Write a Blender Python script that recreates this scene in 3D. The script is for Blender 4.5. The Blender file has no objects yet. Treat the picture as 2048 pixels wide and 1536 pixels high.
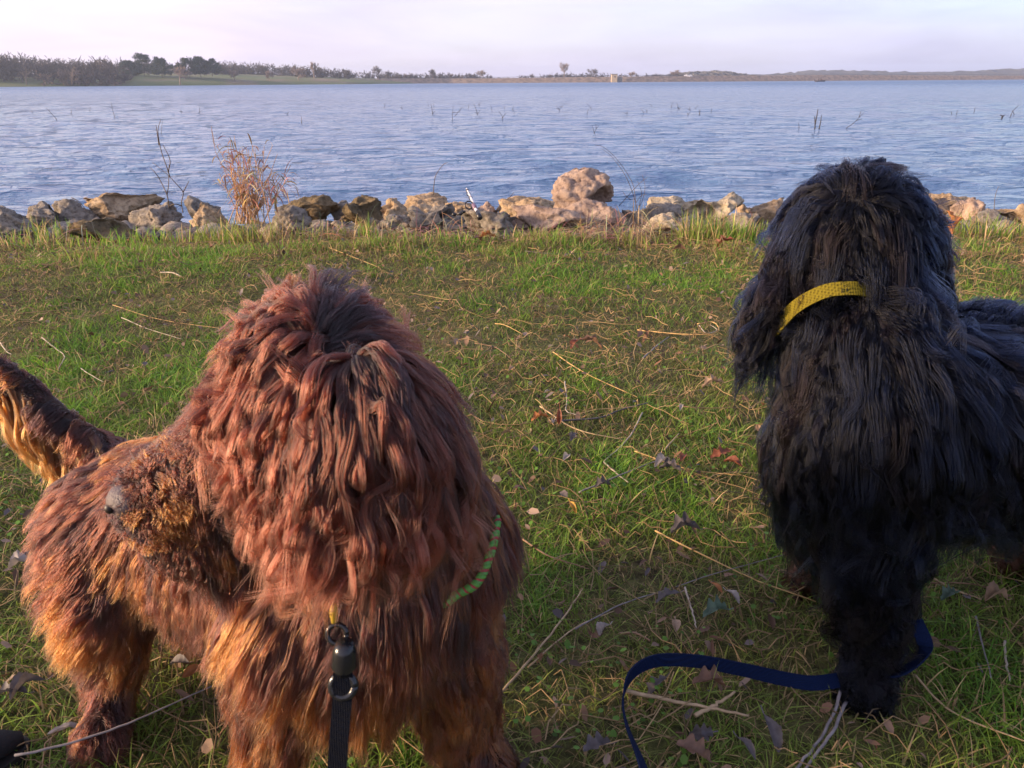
import bpy, bmesh, math, random
import numpy as np
from mathutils import Vector, Matrix, Euler, noise
from mathutils.bvhtree import BVHTree
from mathutils.kdtree import KDTree

RNG = np.random.default_rng(7)
random.seed(7)
S = bpy.context.scene
COL = S.collection
R = math.radians

# ------------------------------------------------------------------ camera
H = 0.75
F = 1538.0
PITCH = math.atan((768 - 163) / F)
cam_d = bpy.data.cameras.new('camera')
cam = bpy.data.objects.new('camera', cam_d)
COL.objects.link(cam)
cam_d.sensor_width = 36.0
cam_d.lens = 36.0 * F / 2048
cam_d.clip_start = 0.02
cam_d.clip_end = 12000
cam.matrix_world = Matrix.Translation((0, 0, H)) @ Matrix.Rotation(math.pi / 2 - PITCH, 4, 'X') @ Matrix.Rotation(R(-0.35), 4, 'Z')
cam_d.dof.use_dof = True
cam_d.dof.focus_distance = 2.0
cam_d.dof.aperture_fstop = cam_d.lens / 1.3
S.camera = cam
CM = cam.matrix_world.copy()
CMi = CM.inverted()
RAX = CM.to_3x3()

def ray(px, py):
    return (RAX @ Vector(((px - 1024) / F, -(py - 768) / F, -1.0)))

def at(px, py, y):
    d = ray(px, py)
    return Vector((0, 0, H)) + d * (y / d.y)

def atz(px, py, z=0.0):
    d = ray(px, py)
    return Vector((0, 0, H)) + d * ((z - H) / d.z)

# ------------------------------------------------------------------ light
SUN_EL = R(13)
SUN_DIR = Vector((-math.cos(R(12)) * math.cos(SUN_EL), -math.sin(R(12)) * math.cos(SUN_EL), math.sin(SUN_EL)))
world = bpy.data.worlds.new('World')
S.world = world
world.use_nodes = True
wt = world.node_tree
wt.nodes.clear()
def N(t, kind, **kw):
    n = t.nodes.new(kind)
    for k, v in kw.items():
        setattr(n, k, v)
    return n
sky = N(wt, 'ShaderNodeTexSky', sky_type='NISHITA')
sky.sun_disc = False
sky.sun_elevation = SUN_EL
sky.sun_rotation = math.atan2(SUN_DIR.x, SUN_DIR.y)
sky.air_density = 1.0
sky.dust_density = 1.2
sky.ozone_density = 2.5
tc = N(wt, 'ShaderNodeTexCoord')
sep = N(wt, 'ShaderNodeSeparateXYZ')
wt.links.new(tc.outputs['Generated'], sep.inputs[0])
# thin high cloud veil: pale lavender, densest low over the horizon
veil = N(wt, 'ShaderNodeMapRange'); veil.inputs['From Min'].default_value = -0.02
veil.inputs['From Max'].default_value = 1.0
veil.inputs['To Min'].default_value = 0.85; veil.inputs['To Max'].default_value = 0.55
wt.links.new(sep.outputs['Z'], veil.inputs['Value'])
wmap = N(wt, 'ShaderNodeMapping'); wmap.inputs['Scale'].default_value = (1.2, 1.2, 7)
wt.links.new(tc.outputs['Generated'], wmap.inputs[0])
wn = N(wt, 'ShaderNodeTexNoise'); wn.inputs['Scale'].default_value = 2.2; wn.inputs['Detail'].default_value = 5
wt.links.new(wmap.outputs[0], wn.inputs['Vector'])
wmr = N(wt, 'ShaderNodeMapRange'); wmr.inputs['From Min'].default_value = .3; wmr.inputs['From Max'].default_value = .7
wmr.inputs['To Min'].default_value = .8; wmr.inputs['To Max'].default_value = 1.15
wt.links.new(wn.outputs['Fac'], wmr.inputs['Value'])
vm = N(wt, 'ShaderNodeMath', operation='MULTIPLY'); vm.use_clamp = True
wt.links.new(veil.outputs[0], vm.inputs[0]); wt.links.new(wmr.outputs[0], vm.inputs[1])
# veil colour: pinkish white towards the sun side, grey lavender away from it
dotn = N(wt, 'ShaderNodeVectorMath', operation='DOT_PRODUCT')
wt.links.new(tc.outputs['Generated'], dotn.inputs[0])
dotn.inputs[1].default_value = (SUN_DIR.x, SUN_DIR.y * 0.3, 0)
vr = N(wt, 'ShaderNodeValToRGB')
vr.color_ramp.elements[0].position = 0.0; vr.color_ramp.elements[0].color = (1.5, 1.55, 2.25, 1)
vr.color_ramp.elements[1].position = 1.0; vr.color_ramp.elements[1].color = (3.1, 2.6, 2.95, 1)
e = vr.color_ramp.elements.new(.5); e.color = (2.3, 2.0, 2.65, 1)
dm = N(wt, 'ShaderNodeMapRange'); dm.inputs['From Min'].default_value = -.75; dm.inputs['From Max'].default_value = .75
wt.links.new(dotn.outputs['Value'], dm.inputs['Value']); wt.links.new(dm.outputs[0], vr.inputs[0])
wmix = N(wt, 'ShaderNodeMix', data_type='RGBA')
wt.links.new(vm.outputs[0], wmix.inputs['Factor'])
cmr = N(wt, 'ShaderNodeMapRange'); cmr.inputs['From Min'].default_value = .35; cmr.inputs['From Max'].default_value = .65
cmr.inputs['To Min'].default_value = .90; cmr.inputs['To Max'].default_value = 1.12
wn2 = N(wt, 'ShaderNodeTexNoise'); wn2.inputs['Scale'].default_value = 3.5; wn2.inputs['Detail'].default_value = 6; wn2.inputs['Distortion'].default_value = .6
wt.links.new(wmap.outputs[0], wn2.inputs['Vector']); wt.links.new(wn2.outputs['Fac'], cmr.inputs['Value'])
csc = N(wt, 'ShaderNodeVectorMath', operation='SCALE')
wt.links.new(vr.outputs[0], csc.inputs[0]); wt.links.new(cmr.outputs[0], csc.inputs['Scale'])
wt.links.new(sky.outputs[0], wmix.inputs['A']); wt.links.new(csc.outputs[0], wmix.inputs['B'])
bg = N(wt, 'ShaderNodeBackground'); bg.inputs['Strength'].default_value = 0.14
wo = N(wt, 'ShaderNodeOutputWorld')
wt.links.new(wmix.outputs['Result'], bg.inputs['Color']); wt.links.new(bg.outputs[0], wo.inputs['Surface'])

sun_d = bpy.data.lights.new('sun', 'SUN')
sun = bpy.data.objects.new('sun', sun_d)
COL.objects.link(sun)
sun_d.energy = 3.6
sun_d.angle = R(10)
sun_d.color = (1.0, 0.70, 0.44)
sun.rotation_euler = (-SUN_DIR).to_track_quat('-Z', 'Y').to_euler()
sun.location = SUN_DIR * 50

S.view_settings.view_transform = 'Standard'
S.view_settings.look = 'None'
S.view_settings.exposure = 1.58
S.view_settings.gamma = 1.0
S.view_settings.use_curve_mapping = False
S.render.engine = 'CYCLES'
S.cycles.use_denoising = True
S.cycles.max_bounces = 8
S.cycles.diffuse_bounces = 3
S.cycles.glossy_bounces = 4
S.cycles.transmission_bounces = 6
S.cycles.transparent_max_bounces = 8
S.cycles.volume_bounces = 0

# ------------------------------------------------------------------ helpers
def tag(o, label=None, cat=None, group=None, kind=None):
    if label: o['label'] = label
    if cat: o['category'] = cat
    if group: o['group'] = group
    if kind: o['kind'] = kind
    return o

def link(name, data, mat=None, parent=None, smooth=False):
    o = bpy.data.objects.new(name, data)
    COL.objects.link(o)
    if mat: data.materials.append(mat)
    if parent: o.parent = parent; 
    if smooth and hasattr(data, 'polygons'):
        data.polygons.foreach_set('use_smooth', np.ones(len(data.polygons), dtype=bool))
    return o

def empty(name, loc):
    o = bpy.data.objects.new(name, None)
    COL.objects.link(o)
    o.location = loc
    o.empty_display_size = 0.05
    return o

def child(name, data, mat, root, smooth=False):
    """data is in world coordinates; move it into the root's space."""
    if hasattr(data, 'transform'):
        data.transform(Matrix.Translation(-Vector(root.location)))
    return link(name, data, mat, root, smooth)

def np_mesh(name, V, faces, attrs=None):
    """V (n,3); faces: (m,3) or (m,4) int array. attrs: {name: (n,4) colour}"""
    me = bpy.data.meshes.new(name)
    V = np.asarray(V, dtype=np.float32); faces = np.asarray(faces, dtype=np.int32)
    m, k = faces.shape
    me.vertices.add(len(V)); me.vertices.foreach_set('co', V.ravel())
    me.loops.add(m * k); me.loops.foreach_set('vertex_index', faces.ravel())
    me.polygons.add(m)
    me.polygons.foreach_set('loop_start', np.arange(0, m * k, k, dtype=np.int32))
    if attrs:
        for an, arr in attrs.items():
            a = me.attributes.new(an, 'FLOAT_COLOR', 'POINT')
            a.data.foreach_set('color', np.asarray(arr, dtype=np.float32).ravel())
    me.update(calc_edges=True)
    me.validate()
    return me

def tube(paths, sides=5):
    """paths: list of (points, radii). One mesh holding them all, capped to a point."""
    V = []; Fc = []
    for pts, rad in paths:
        pts = [Vector(p) for p in pts]
        base = len(V)
        n = len(pts)
        for i, p in enumerate(pts):
            t = (pts[min(i + 1, n - 1)] - pts[max(i - 1, 0)]).normalized()
            a = t.orthogonal().normalized() if i == 0 else (pa - t * pa.dot(t)).normalized()
            pa = a
            b = t.cross(a)
            for s in range(sides):
                th = 2 * math.pi * s / sides
                V.append(p + (a * math.cos(th) + b * math.sin(th)) * rad[i])
        for i in range(n - 1):
            for s in range(sides):
                s2 = (s + 1) % sides
                Fc.append((base + i * sides + s, base + i * sides + s2, base + (i + 1) * sides + s2, base + (i + 1) * sides + s))
        Fc.append(tuple(base + s for s in range(sides))[::-1])
        Fc.append(tuple(base + (n - 1) * sides + s for s in range(sides)))
    me = bpy.data.meshes.new('tube')
    me.from_pydata([tuple(v) for v in V], [], Fc)
    me.update()
    return me

def spline(pts, n):
    """Catmull-Rom through pts, n samples"""
    P = [Vector(p) for p in pts]
    P = [P[0] * 2 - P[1]] + P + [P[-1] * 2 - P[-2]]
    out = []
    segs = len(P) - 3
    for k in range(n):
        u = k / (n - 1) * segs
        i = min(int(u), segs - 1); t = u - i
        p0, p1, p2, p3 = P[i:i + 4]
        out.append(0.5 * ((2 * p1) + (-p0 + p2) * t + (2 * p0 - 5 * p1 + 4 * p2 - p3) * t * t + (-p0 + 3 * p1 - 3 * p2 + p3) * t ** 3))
    return out

def npnoise(P, scale, seed=0.0):
    """cheap smooth pseudo noise in [-1,1] from summed sines, vectorised"""
    P = np.asarray(P) * scale
    r = np.zeros(len(P))
    rg = np.random.default_rng(int(seed * 10) + 3)
    tot = 0
    for o in range(3):
        for j in range(4):
            k = rg.normal(size=P.shape[1]); k /= np.linalg.norm(k)
            k *= (1.0 + 0.6 * rg.random()) * 2 ** o
            a = 0.6 ** o
            r += a * np.sin(P @ k * 2 * np.pi + rg.random() * 6.28)
            tot += a
    return r / tot * 2.0

# ------------------------------------------------------------------ materials
def mat(name):
    m = bpy.data.materials.new(name); m.use_nodes = True
    t = m.node_tree; t.nodes.clear()
    out = N(t, 'ShaderNodeOutputMaterial')
    return m, t, out

def ramp(t, src, stops):
    r = N(t, 'ShaderNodeValToRGB')
    el = r.color_ramp.elements
    el[0].position, el[0].color = stops[0][0], (*stops[0][1], 1)
    el[1].position, el[1].color = stops[-1][0], (*stops[-1][1], 1)
    for p, c in stops[1:-1]:
        e = el.new(p); e.color = (*c, 1)
    t.links.new(src, r.inputs[0])
    return r.outputs[0]

def noise_tex(t, scale, detail=4, rough=.55, coord='Object', mscale=(1, 1, 1), dist=0):
    c = N(t, 'ShaderNodeTexCoord'); mp = N(t, 'ShaderNodeMapping'); mp.inputs['Scale'].default_value = mscale
    t.links.new(c.outputs[coord], mp.inputs[0])
    n = N(t, 'ShaderNodeTexNoise'); n.inputs['Scale'].default_value = scale
    n.inputs['Detail'].default_value = detail; n.inputs['Roughness'].default_value = rough
    n.inputs['Distortion'].default_value = dist
    t.links.new(mp.outputs[0], n.inputs['Vector'])
    return n.outputs['Fac']

def simple(name, color, rough=.7, metal=0, nscale=0, var=.3, bump=0, coord='Object', spec=.5):
    m, t, out = mat(name)
    b = N(t, 'ShaderNodeBsdfPrincipled')
    b.inputs['Roughness'].default_value = rough; b.inputs['Metallic'].default_value = metal
    b.inputs['Specular IOR Level'].default_value = spec
    if nscale:
        f = noise_tex(t, nscale, 5, .6, coord)
        c = ramp(t, f, [(.3, tuple(x * (1 - var) for x in color)), (.7, tuple(min(1, x * (1 + var)) for x in color))])
        t.links.new(c, b.inputs['Base Color'])
        if bump:
            bp = N(t, 'ShaderNodeBump'); bp.inputs['Strength'].default_value = 1; bp.inputs['Distance'].default_value = bump
            t.links.new(f, bp.inputs['Height']); t.links.new(bp.outputs[0], b.inputs['Normal'])
    else:
        b.inputs['Base Color'].default_value = (*color, 1)
    t.links.new(b.outputs[0], out.inputs[0])
    return m

def attr_mat(name, rough=.6, trans=.25, attr='tint', spec=.3):
    m, t, out = mat(name)
    a = N(t, 'ShaderNodeAttribute', attribute_name=attr)
    b = N(t, 'ShaderNodeBsdfPrincipled'); b.inputs['Roughness'].default_value = rough
    b.inputs['Specular IOR Level'].default_value = spec
    t.links.new(a.outputs['Color'], b.inputs['Base Color'])
    tr = N(t, 'ShaderNodeBsdfTranslucent'); t.links.new(a.outputs['Color'], tr.inputs[0])
    mx = N(t, 'ShaderNodeMixShader'); mx.inputs[0].default_value = trans
    t.links.new(b.outputs[0], mx.inputs[1]); t.links.new(tr.outputs[0], mx.inputs[2])
    t.links.new(mx.outputs[0], out.inputs[0])
    return m

def hair_mat(name, rough, rrough, ior=1.5, gain=1.0, tip=(1, 1, 1), root=(.6, .6, .6), spec_tint=None):
    m, t, out = mat(name)
    a = N(t, 'ShaderNodeAttribute', attribute_name='tint')
    hi = N(t, 'ShaderNodeHairInfo')
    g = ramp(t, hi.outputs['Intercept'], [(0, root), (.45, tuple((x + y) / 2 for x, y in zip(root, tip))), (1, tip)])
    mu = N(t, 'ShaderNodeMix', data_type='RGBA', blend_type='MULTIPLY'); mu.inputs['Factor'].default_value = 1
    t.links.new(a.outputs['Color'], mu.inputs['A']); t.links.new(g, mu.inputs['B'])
    h = N(t, 'ShaderNodeBsdfHairPrincipled'); h.model = 'CHIANG'
    h.parametrization = 'COLOR'
    h.inputs['Roughness'].default_value = rough; h.inputs['Radial Roughness'].default_value = rrough
    h.inputs['Random Roughness'].default_value = .2
    h.inputs['IOR'].default_value = ior
    t.links.new(mu.outputs['Result'], h.inputs['Color'])
    t.links.new(h.outputs[0], out.inputs[0])
    return m

# --- ground
def ground_mat():
    m, t, out = mat('turf_soil')
    b = N(t, 'ShaderNodeBsdfPrincipled'); b.inputs['Roughness'].default_value = .95
    b.inputs['Specular IOR Level'].default_value = .15
    n1 = noise_tex(t, 3.0, 8, .65); n2 = noise_tex(t, 45, 5, .7)
    c1 = ramp(t, n1, [(.35, (.11, .085, .055)), (.5, (.10, .11, .04)), (.68, (.17, .135, .08))])
    c2 = ramp(t, n2, [(.35, (.35, .35, .35)), (.65, (1.3, 1.25, 1.1))])
    mu = N(t, 'ShaderNodeMix', data_type='RGBA', blend_type='MULTIPLY'); mu.inputs['Factor'].default_value = 1
    t.links.new(c1, mu.inputs['A']); t.links.new(c2, mu.inputs['B'])
    t.links.new(mu.outputs['Result'], b.inputs['Base Color'])
    bp = N(t, 'ShaderNodeBump'); bp.inputs['Distance'].default_value = .01
    t.links.new(n2, bp.inputs['Height']); t.links.new(bp.outputs[0], b.inputs['Normal'])
    t.links.new(b.outputs[0], out.inputs[0])
    return m
M_ground = ground_mat()

def rock_mat(name, base, dark, warm):
    m, t, out = mat(name)
    b = N(t, 'ShaderNodeBsdfPrincipled'); b.inputs['Roughness'].default_value = .9
    b.inputs['Specular IOR Level'].default_value = .2
    n1 = noise_tex(t, 6, 6, .6); n2 = noise_tex(t, 38, 8, .75)
    c1 = ramp(t, n1, [(.32, dark), (.5, base), (.68, warm)])
    c2 = ramp(t, n2, [(.36, (.42, .38, .35)), (.5, (1, 1, 1)), (.7, (1.2, 1.18, 1.12))])
    mu = N(t, 'ShaderNodeMix', data_type='RGBA', blend_type='MULTIPLY'); mu.inputs['Factor'].default_value = .9
    t.links.new(c1, mu.inputs['A']); t.links.new(c2, mu.inputs['B'])
    t.links.new(mu.outputs['Result'], b.inputs['Base Color'])
    bp = N(t, 'ShaderNodeBump'); bp.inputs['Distance'].default_value = .018
    vo = N(t, 'ShaderNodeTexVoronoi'); vo.inputs['Scale'].default_value = 30
    cc = N(t, 'ShaderNodeTexCoord'); t.links.new(cc.outputs['Object'], vo.inputs['Vector'])
    ad = N(t, 'ShaderNodeMath', operation='MULTIPLY_ADD'); ad.inputs[1].default_value = .35
    t.links.new(vo.outputs['Distance'], ad.inputs[0]); t.links.new(n2, ad.inputs[2])
    t.links.new(ad.outputs[0], bp.inputs['Height']); t.links.new(bp.outputs[0], b.inputs['Normal'])
    t.links.new(b.outputs[0], out.inputs[0])
    return m
M_rock = {
    'grey': rock_mat('weathered_limestone', (.26, .235, .205), (.12, .105, .09), (.34, .29, .235)),
    'tan': rock_mat('tan_limestone', (.42, .31, .20), (.21, .16, .11), (.50, .40, .27)),
    'pale': rock_mat('pale_limestone', (.48, .41, .30), (.30, .25, .18), (.56, .47, .33)),
    'dark': rock_mat('mossy_stone', (.16, .125, .075), (.065, .055, .035), (.24, .17, .095)),
    'pink': rock_mat('pinkish_limestone', (.40, .30, .245), (.23, .165, .13), (.50, .38, .29)),
}

def water_mat():
    m, t, out = mat('lake_water')
    b = N(t, 'ShaderNodeBsdfPrincipled')
    b.inputs['Base Color'].default_value = (.075, .15, .28, 1)
    b.inputs['Roughness'].default_value = .04; b.inputs['IOR'].default_value = 1.333
    # open water further out carries more fine chop than the sheltered edge
    oc = N(t, 'ShaderNodeTexCoord'); sx = N(t, 'ShaderNodeSeparateXYZ'); t.links.new(oc.outputs['Object'], sx.inputs[0])
    rm = N(t, 'ShaderNodeMapRange'); rm.inputs['From Min'].default_value = 12; rm.inputs['From Max'].default_value = 220
    rm.inputs['To Min'].default_value = .04; rm.inputs['To Max'].default_value = .36
    t.links.new(sx.outputs['Y'], rm.inputs['Value']); t.links.new(rm.outputs[0], b.inputs['Roughness'])
    a = noise_tex(t, 1.0, 3, .55, 'Object', (1.5, 4.4, 1), .2)
    c = noise_tex(t, 1.0, 4, .6, 'Object', (5.0, 13.0, 1), .3)
    d = noise_tex(t, 1.0, 3, .5, 'Object', (.35, .9, 1), .1)
    pw = N(t, 'ShaderNodeMath', operation='POWER'); pw.inputs[1].default_value = 2.6
    t.links.new(a, pw.inputs[0])
    a = pw.outputs[0]
    s1 = N(t, 'ShaderNodeMath', operation='MULTIPLY'); s1.inputs[1].default_value = .24
    s2 = N(t, 'ShaderNodeMath', operation='MULTIPLY_ADD'); s2.inputs[1].default_value = .040
    s3 = N(t, 'ShaderNodeMath', operation='MULTIPLY_ADD'); s3.inputs[1].default_value = .05
    t.links.new(a, s1.inputs[0]); t.links.new(c, s2.inputs[0]); t.links.new(s1.outputs[0], s2.inputs[2])
    t.links.new(d, s3.inputs[0]); t.links.new(s2.outputs[0], s3.inputs[2])
    bp = N(t, 'ShaderNodeBump'); bp.inputs['Distance'].default_value = 1.0; bp.inputs['Strength'].default_value = 1
    t.links.new(s3.outputs[0], bp.inputs['Height']); t.links.new(bp.outputs[0], b.inputs['Normal'])
    t.links.new(b.outputs[0], out.inputs[0])
    return m

# ------------------------------------------------------------------ terrain
WATER_Z = -0.28
def gh(x, y):
    """bank height"""
    x = np.asarray(x, dtype=float); y = np.asarray(y, dtype=float)
    P = np.stack([x, y], -1).reshape(-1, 2)
    n = (npnoise(P, .35, 1) * .016 + npnoise(P, 1.3, 2) * .007).reshape(x.shape)
    s = y - .12 * np.sin(x * .9 + 1)
    slope = np.interp(s, [-50, 3.3, 3.9, 4.5, 5.2, 6.2, 9, 40], [0, 0, -.03, -.10, -.20, -.42, -.9, -1.0])
    fade = np.clip((s - .0) / 1.5, .35, 1)
    return n * fade + slope

def grid_mesh(name, xs, ys, zf):
    X, Y = np.meshgrid(xs, ys)
    Z = zf(X, Y)
    V = np.stack([X.ravel(), Y.ravel(), Z.ravel()], -1)
    nx, ny = len(xs), len(ys)
    i = np.arange(ny - 1)[:, None] * nx + np.arange(nx - 1)[None, :]
    f = np.stack([i, i + 1, i + nx + 1, i + nx], -1).reshape(-1, 4)
    return np_mesh(name, V, f)

xs = np.unique(np.concatenate([np.linspace(-400, -8, 30), np.linspace(-8, 8, 261), np.linspace(8, 400, 30)]))
ys = np.unique(np.concatenate([np.linspace(-200, -3, 16), np.linspace(-3, 7, 170), np.array([8, 12, 20, 40, 90, 200, 400, 900, 3000])]))
ground = link('ground', grid_mesh('ground', xs, ys, gh), M_ground, smooth=True)
tag(ground, kind='structure')

# water: rings growing with distance
nr, na = 360, 320
rr = 4.0 * (2600 / 4.0) ** (np.arange(nr) / (nr - 1))
aa = np.linspace(R(-75), R(75), na)
A, RR = np.meshgrid(aa, rr)
X = np.sin(A) * RR; Y = np.cos(A) * RR
P = np.stack([X.ravel(), Y.ravel()], -1)
wz = np.zeros(len(P))
rg = np.random.default_rng(5)
for k in range(26):
    lam = .40 * 1.065 ** k * (.9 + .2 * rg.random())
    th = rg.normal() * .42 + .12
    kv = np.array([math.sin(th), math.cos(th)]) * 2 * math.pi / lam
    amp = .0068 * lam ** .85
    fd = np.clip(1.6 - np.hypot(P[:, 0], P[:, 1]) / (lam * 55), 0, 1)
    grp = .7 + .3 * np.sin(P @ (np.array([rg.normal(), rg.normal()]) * .9 / lam) + rg.random() * 6)
    wz += amp * np.sin(P @ kv + rg.random() * 6.28) * fd * grp
V = np.stack([P[:, 0], P[:, 1], WATER_Z + wz], -1)
i = np.arange(nr - 1)[:, None] * na + np.arange(na - 1)[None, :]
f = np.stack([i, i + na, i + na + 1, i + 1], -1).reshape(-1, 4)
water = link('lake_water', np_mesh('lake_water', V, f), water_mat(), smooth=True)
tag(water, kind='structure')

# ------------------------------------------------------------------ far shore
M_bark = simple('bare_bark', (.11, .085, .07), .9, nscale=3)
M_bark_pale = simple('pale_bark', (.22, .165, .13), .9, nscale=3)
M_pine = simple('pine_needles', (.022, .042, .018), .8, nscale=.5, var=.5)
M_farland = None
def farland_mat():
    m, t, out = mat('shore_grassland')
    b = N(t, 'ShaderNodeBsdfPrincipled'); b.inputs['Roughness'].default_value = .95
    f = noise_tex(t, .03, 6, .6)
    c = ramp(t, f, [(.38, (.13, .105, .06)), (.5, (.075, .10, .03)), (.7, (.065, .105, .025))])
    t.links.new(c, b.inputs['Base Color']); t.links.new(b.outputs[0], out.inputs[0])
    return m
M_farland = farland_mat()

def seg_mesh(segs, name, sides=3):
    """segs: arrays A,B (n,3), ra, rb -> thin prisms"""
    A, B, ra, rb = segs
    n = len(A)
    t = B - A; t /= np.linalg.norm(t, axis=1, keepdims=True) + 1e-9
    ref = np.where(np.abs(t[:, 2:3]) < .9, np.array([[0, 0, 1.]]), np.array([[1., 0, 0]]))
    a = np.cross(t, ref); a /= np.linalg.norm(a, axis=1, keepdims=True) + 1e-9
    b = np.cross(t, a)
    V = np.zeros((n, 2 * sides, 3))
    for s in range(sides):
        th = 2 * math.pi * s / sides
        o = a * math.cos(th) + b * math.sin(th)
        V[:, s] = A + o * ra[:, None]; V[:, s + sides] = B + o * rb[:, None]
    base = (np.arange(n) * 2 * sides)[:, None]
    fs = []
    for s in range(sides):
        s2 = (s + 1) % sides
        fs.append(np.concatenate([base + s, base + s2, base + s2 + sides, base + s + sides], 1))
    return V.reshape(-1, 3), np.concatenate(fs, 0)

def bare_tree(h, spread, seed, levels=4, kids=4, r0=None, up=.35, trunk_h=.2):
    rg = random.Random(seed)
    A = []; B = []; ra = []; rb = []; lv = []
    def rnd():
        return Vector((rg.gauss(0, 1), rg.gauss(0, 1), rg.gauss(0, .6))).normalized()
    def grow(p, d, L, r, lev):
        n = 3 if lev < levels else 2
        for k in range(n):
            q = p + d * (L / n)
            A.append(p.copy()); B.append(q.copy()); ra.append(r); rb.append(r * .85); lv.append(lev)
            r *= .85; p = q
            d = (d + rnd() * .18 + Vector((0, 0, up * .2))).normalized()
            if lev < levels and (lev > 0 or k > 0 or trunk_h < .15):
                for c in range(1 if lev < 3 else kids // 3):
                    dd = (d * (1 - spread) + rnd() * spread * 1.3 + Vector((0, 0, up * .5))).normalized()
                    grow(p.copy(), dd, L * rg.uniform(.55, .8), r * .6, lev + 1)
        if lev < levels:
            for c in range(2):
                dd = (d * (1 - spread * .6) + rnd() * spread + Vector((0, 0, up * .3))).normalized()
                grow(p.copy(), dd, L * rg.uniform(.6, .85), r * .7, lev + 1)
    grow(Vector((0, 0, 0)), Vector((0, 0, 1)), .2 if trunk_h > .15 else .12, .02, 0)
    A = np.array(A); B = np.array(B); ra = np.array(ra) * h; rb = np.array(rb) * h; lv = np.array(lv)
    s = h / max(B[:, 2].max(), .01)
    A *= s; B *= s
    lo = B[:, 2] < h * .04
    B[lo, 2] = h * .04
    return A, B, np.maximum(ra, h * .0045), np.maximum(rb, h * .004), lv

def place_bare(px, ytop, ybase, D, seed, label, m=None, spread=.5, cat='tree', group=None, levels=4, up=.35, wide=1.0, name='bare_tree'):
    base = at(px, ybase, D); top = at(px, ytop, D)
    h = top.z - base.z
    A, B, ra, rb, lv = bare_tree(h, spread, seed, levels=levels, up=up)
    A[:, :2] *= wide; B[:, :2] *= wide
    root = empty(name, base - Vector((0, 0, .2)))
    tr = lv == 0
    k_ = np.where(tr, 2.2, 1.0); ra = np.maximum(ra, .085) * k_; rb = np.maximum(rb, .075) * k_
    for nm, sel in (('trunk', tr), ('crown', ~tr)):
        V, fc = seg_mesh((A[sel], B[sel], ra[sel], rb[sel]), nm)
        link(nm, np_mesh(nm, V, fc), m or M_bark, root)
    tag(root, label, cat, group)
    return root

def pine(px, ytop, ybase, D, wpx, seed, label):
    base = at(px, ybase, D); top = at(px, ytop, D)
    h = top.z - base.z; w = wpx / F * D * .5
    rg = np.random.default_rng(seed)
    root = empty('pine_tree', base - Vector((0, 0, .3)))
    me = tube([([(0, 0, 0), (0, 0, h * .5), (.1, 0, h * .9)], [h * .02, h * .014, h * .004])], 6)
    link('trunk', me, M_bark, root)
    n = 70
    C = []; 
    for k in range(n):
        z = rg.uniform(.22, 1.0); prof = math.sin(min(1, (1.08 - z) / .72) * math.pi / 2) ** .7 * (1 if z > .32 else .8)
        th = rg.uniform(0, 6.28); r = w * prof * rg.uniform(.35, .95)
        C.append((math.cos(th) * r, math.sin(th) * r, h * z, w * rg.uniform(.16, .3)))
    C = np.array(C)
    per = 95
    cc = np.repeat(C, per, 0)
    d = rg.normal(size=(len(cc), 3)); d /= np.linalg.norm(d, axis=1, keepdims=True)
    d[:, 2] *= .55
    p = cc[:, :3] + d * cc[:, 3:4] * rg.uniform(.5, 1, (len(cc), 1))
    s = .32
    a = rg.normal(size=p.shape) * s; b = rg.normal(size=p.shape) * s
    V = np.stack([p, p + a, p + b], 1).reshape(-1, 3)
    fc = np.arange(len(V)).reshape(-1, 3)
    link('crown', np_mesh('crown', V, fc), M_pine, root)
    tag(root, label, 'tree', 'dark pines on the far grass slope')

# far land: grass slope rising behind the left shore and flat land behind the dam
def land_strip(name, pts, depth, rise, mat_, kind='structure', rough=.4, n=160):
    """pts: list of (px, D) for the water line; strip from there backwards"""
    px = np.linspace(pts[0][0], pts[-1][0], n)
    D = np.interp(px, [p[0] for p in pts], [p[1] for p in pts])
    rows = []
    prof = np.array([0, .002, .02, .06, .15, .3, .5, .75, 1.0])
    V = []
    for j, s in enumerate(prof):
        for i in range(n):
            b = at(px[i], 163, D[i])
            rz = rise(px[i], s)
            nz = noise.noise(Vector((px[i] * .02, s * 4, 3.1))) * rough * min(1, s * 20)
            V.append((b.x * (1 + s * depth / D[i]), D[i] + s * depth, WATER_Z - .6 + rz + nz + (0 if j else 0)))
    m = len(prof)
    f = [(j * n + i, j * n + i + 1, (j + 1) * n + i + 1, (j + 1) * n + i) for j in range(m - 1) for i in range(n - 1)]
    o = link(name, np_mesh(name, V, f), mat_, smooth=True)
    return tag(o, kind=kind)

def rise_left(px, s):
    top = np.interp(px, [-900, 0, 250, 450, 700, 900, 1200], [9, 7, 8.5, 8, 4.6, 2.2, 1.5])
    return .6 + .5 * min(1, s * 60) + top * (1 - math.exp(-s * 5))
land_strip('far_shore', [(-900, 330), (0, 400), (300, 430), (700, 520), (850, 620), (1200, 700)], 260, rise_left, M_farland)

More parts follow.
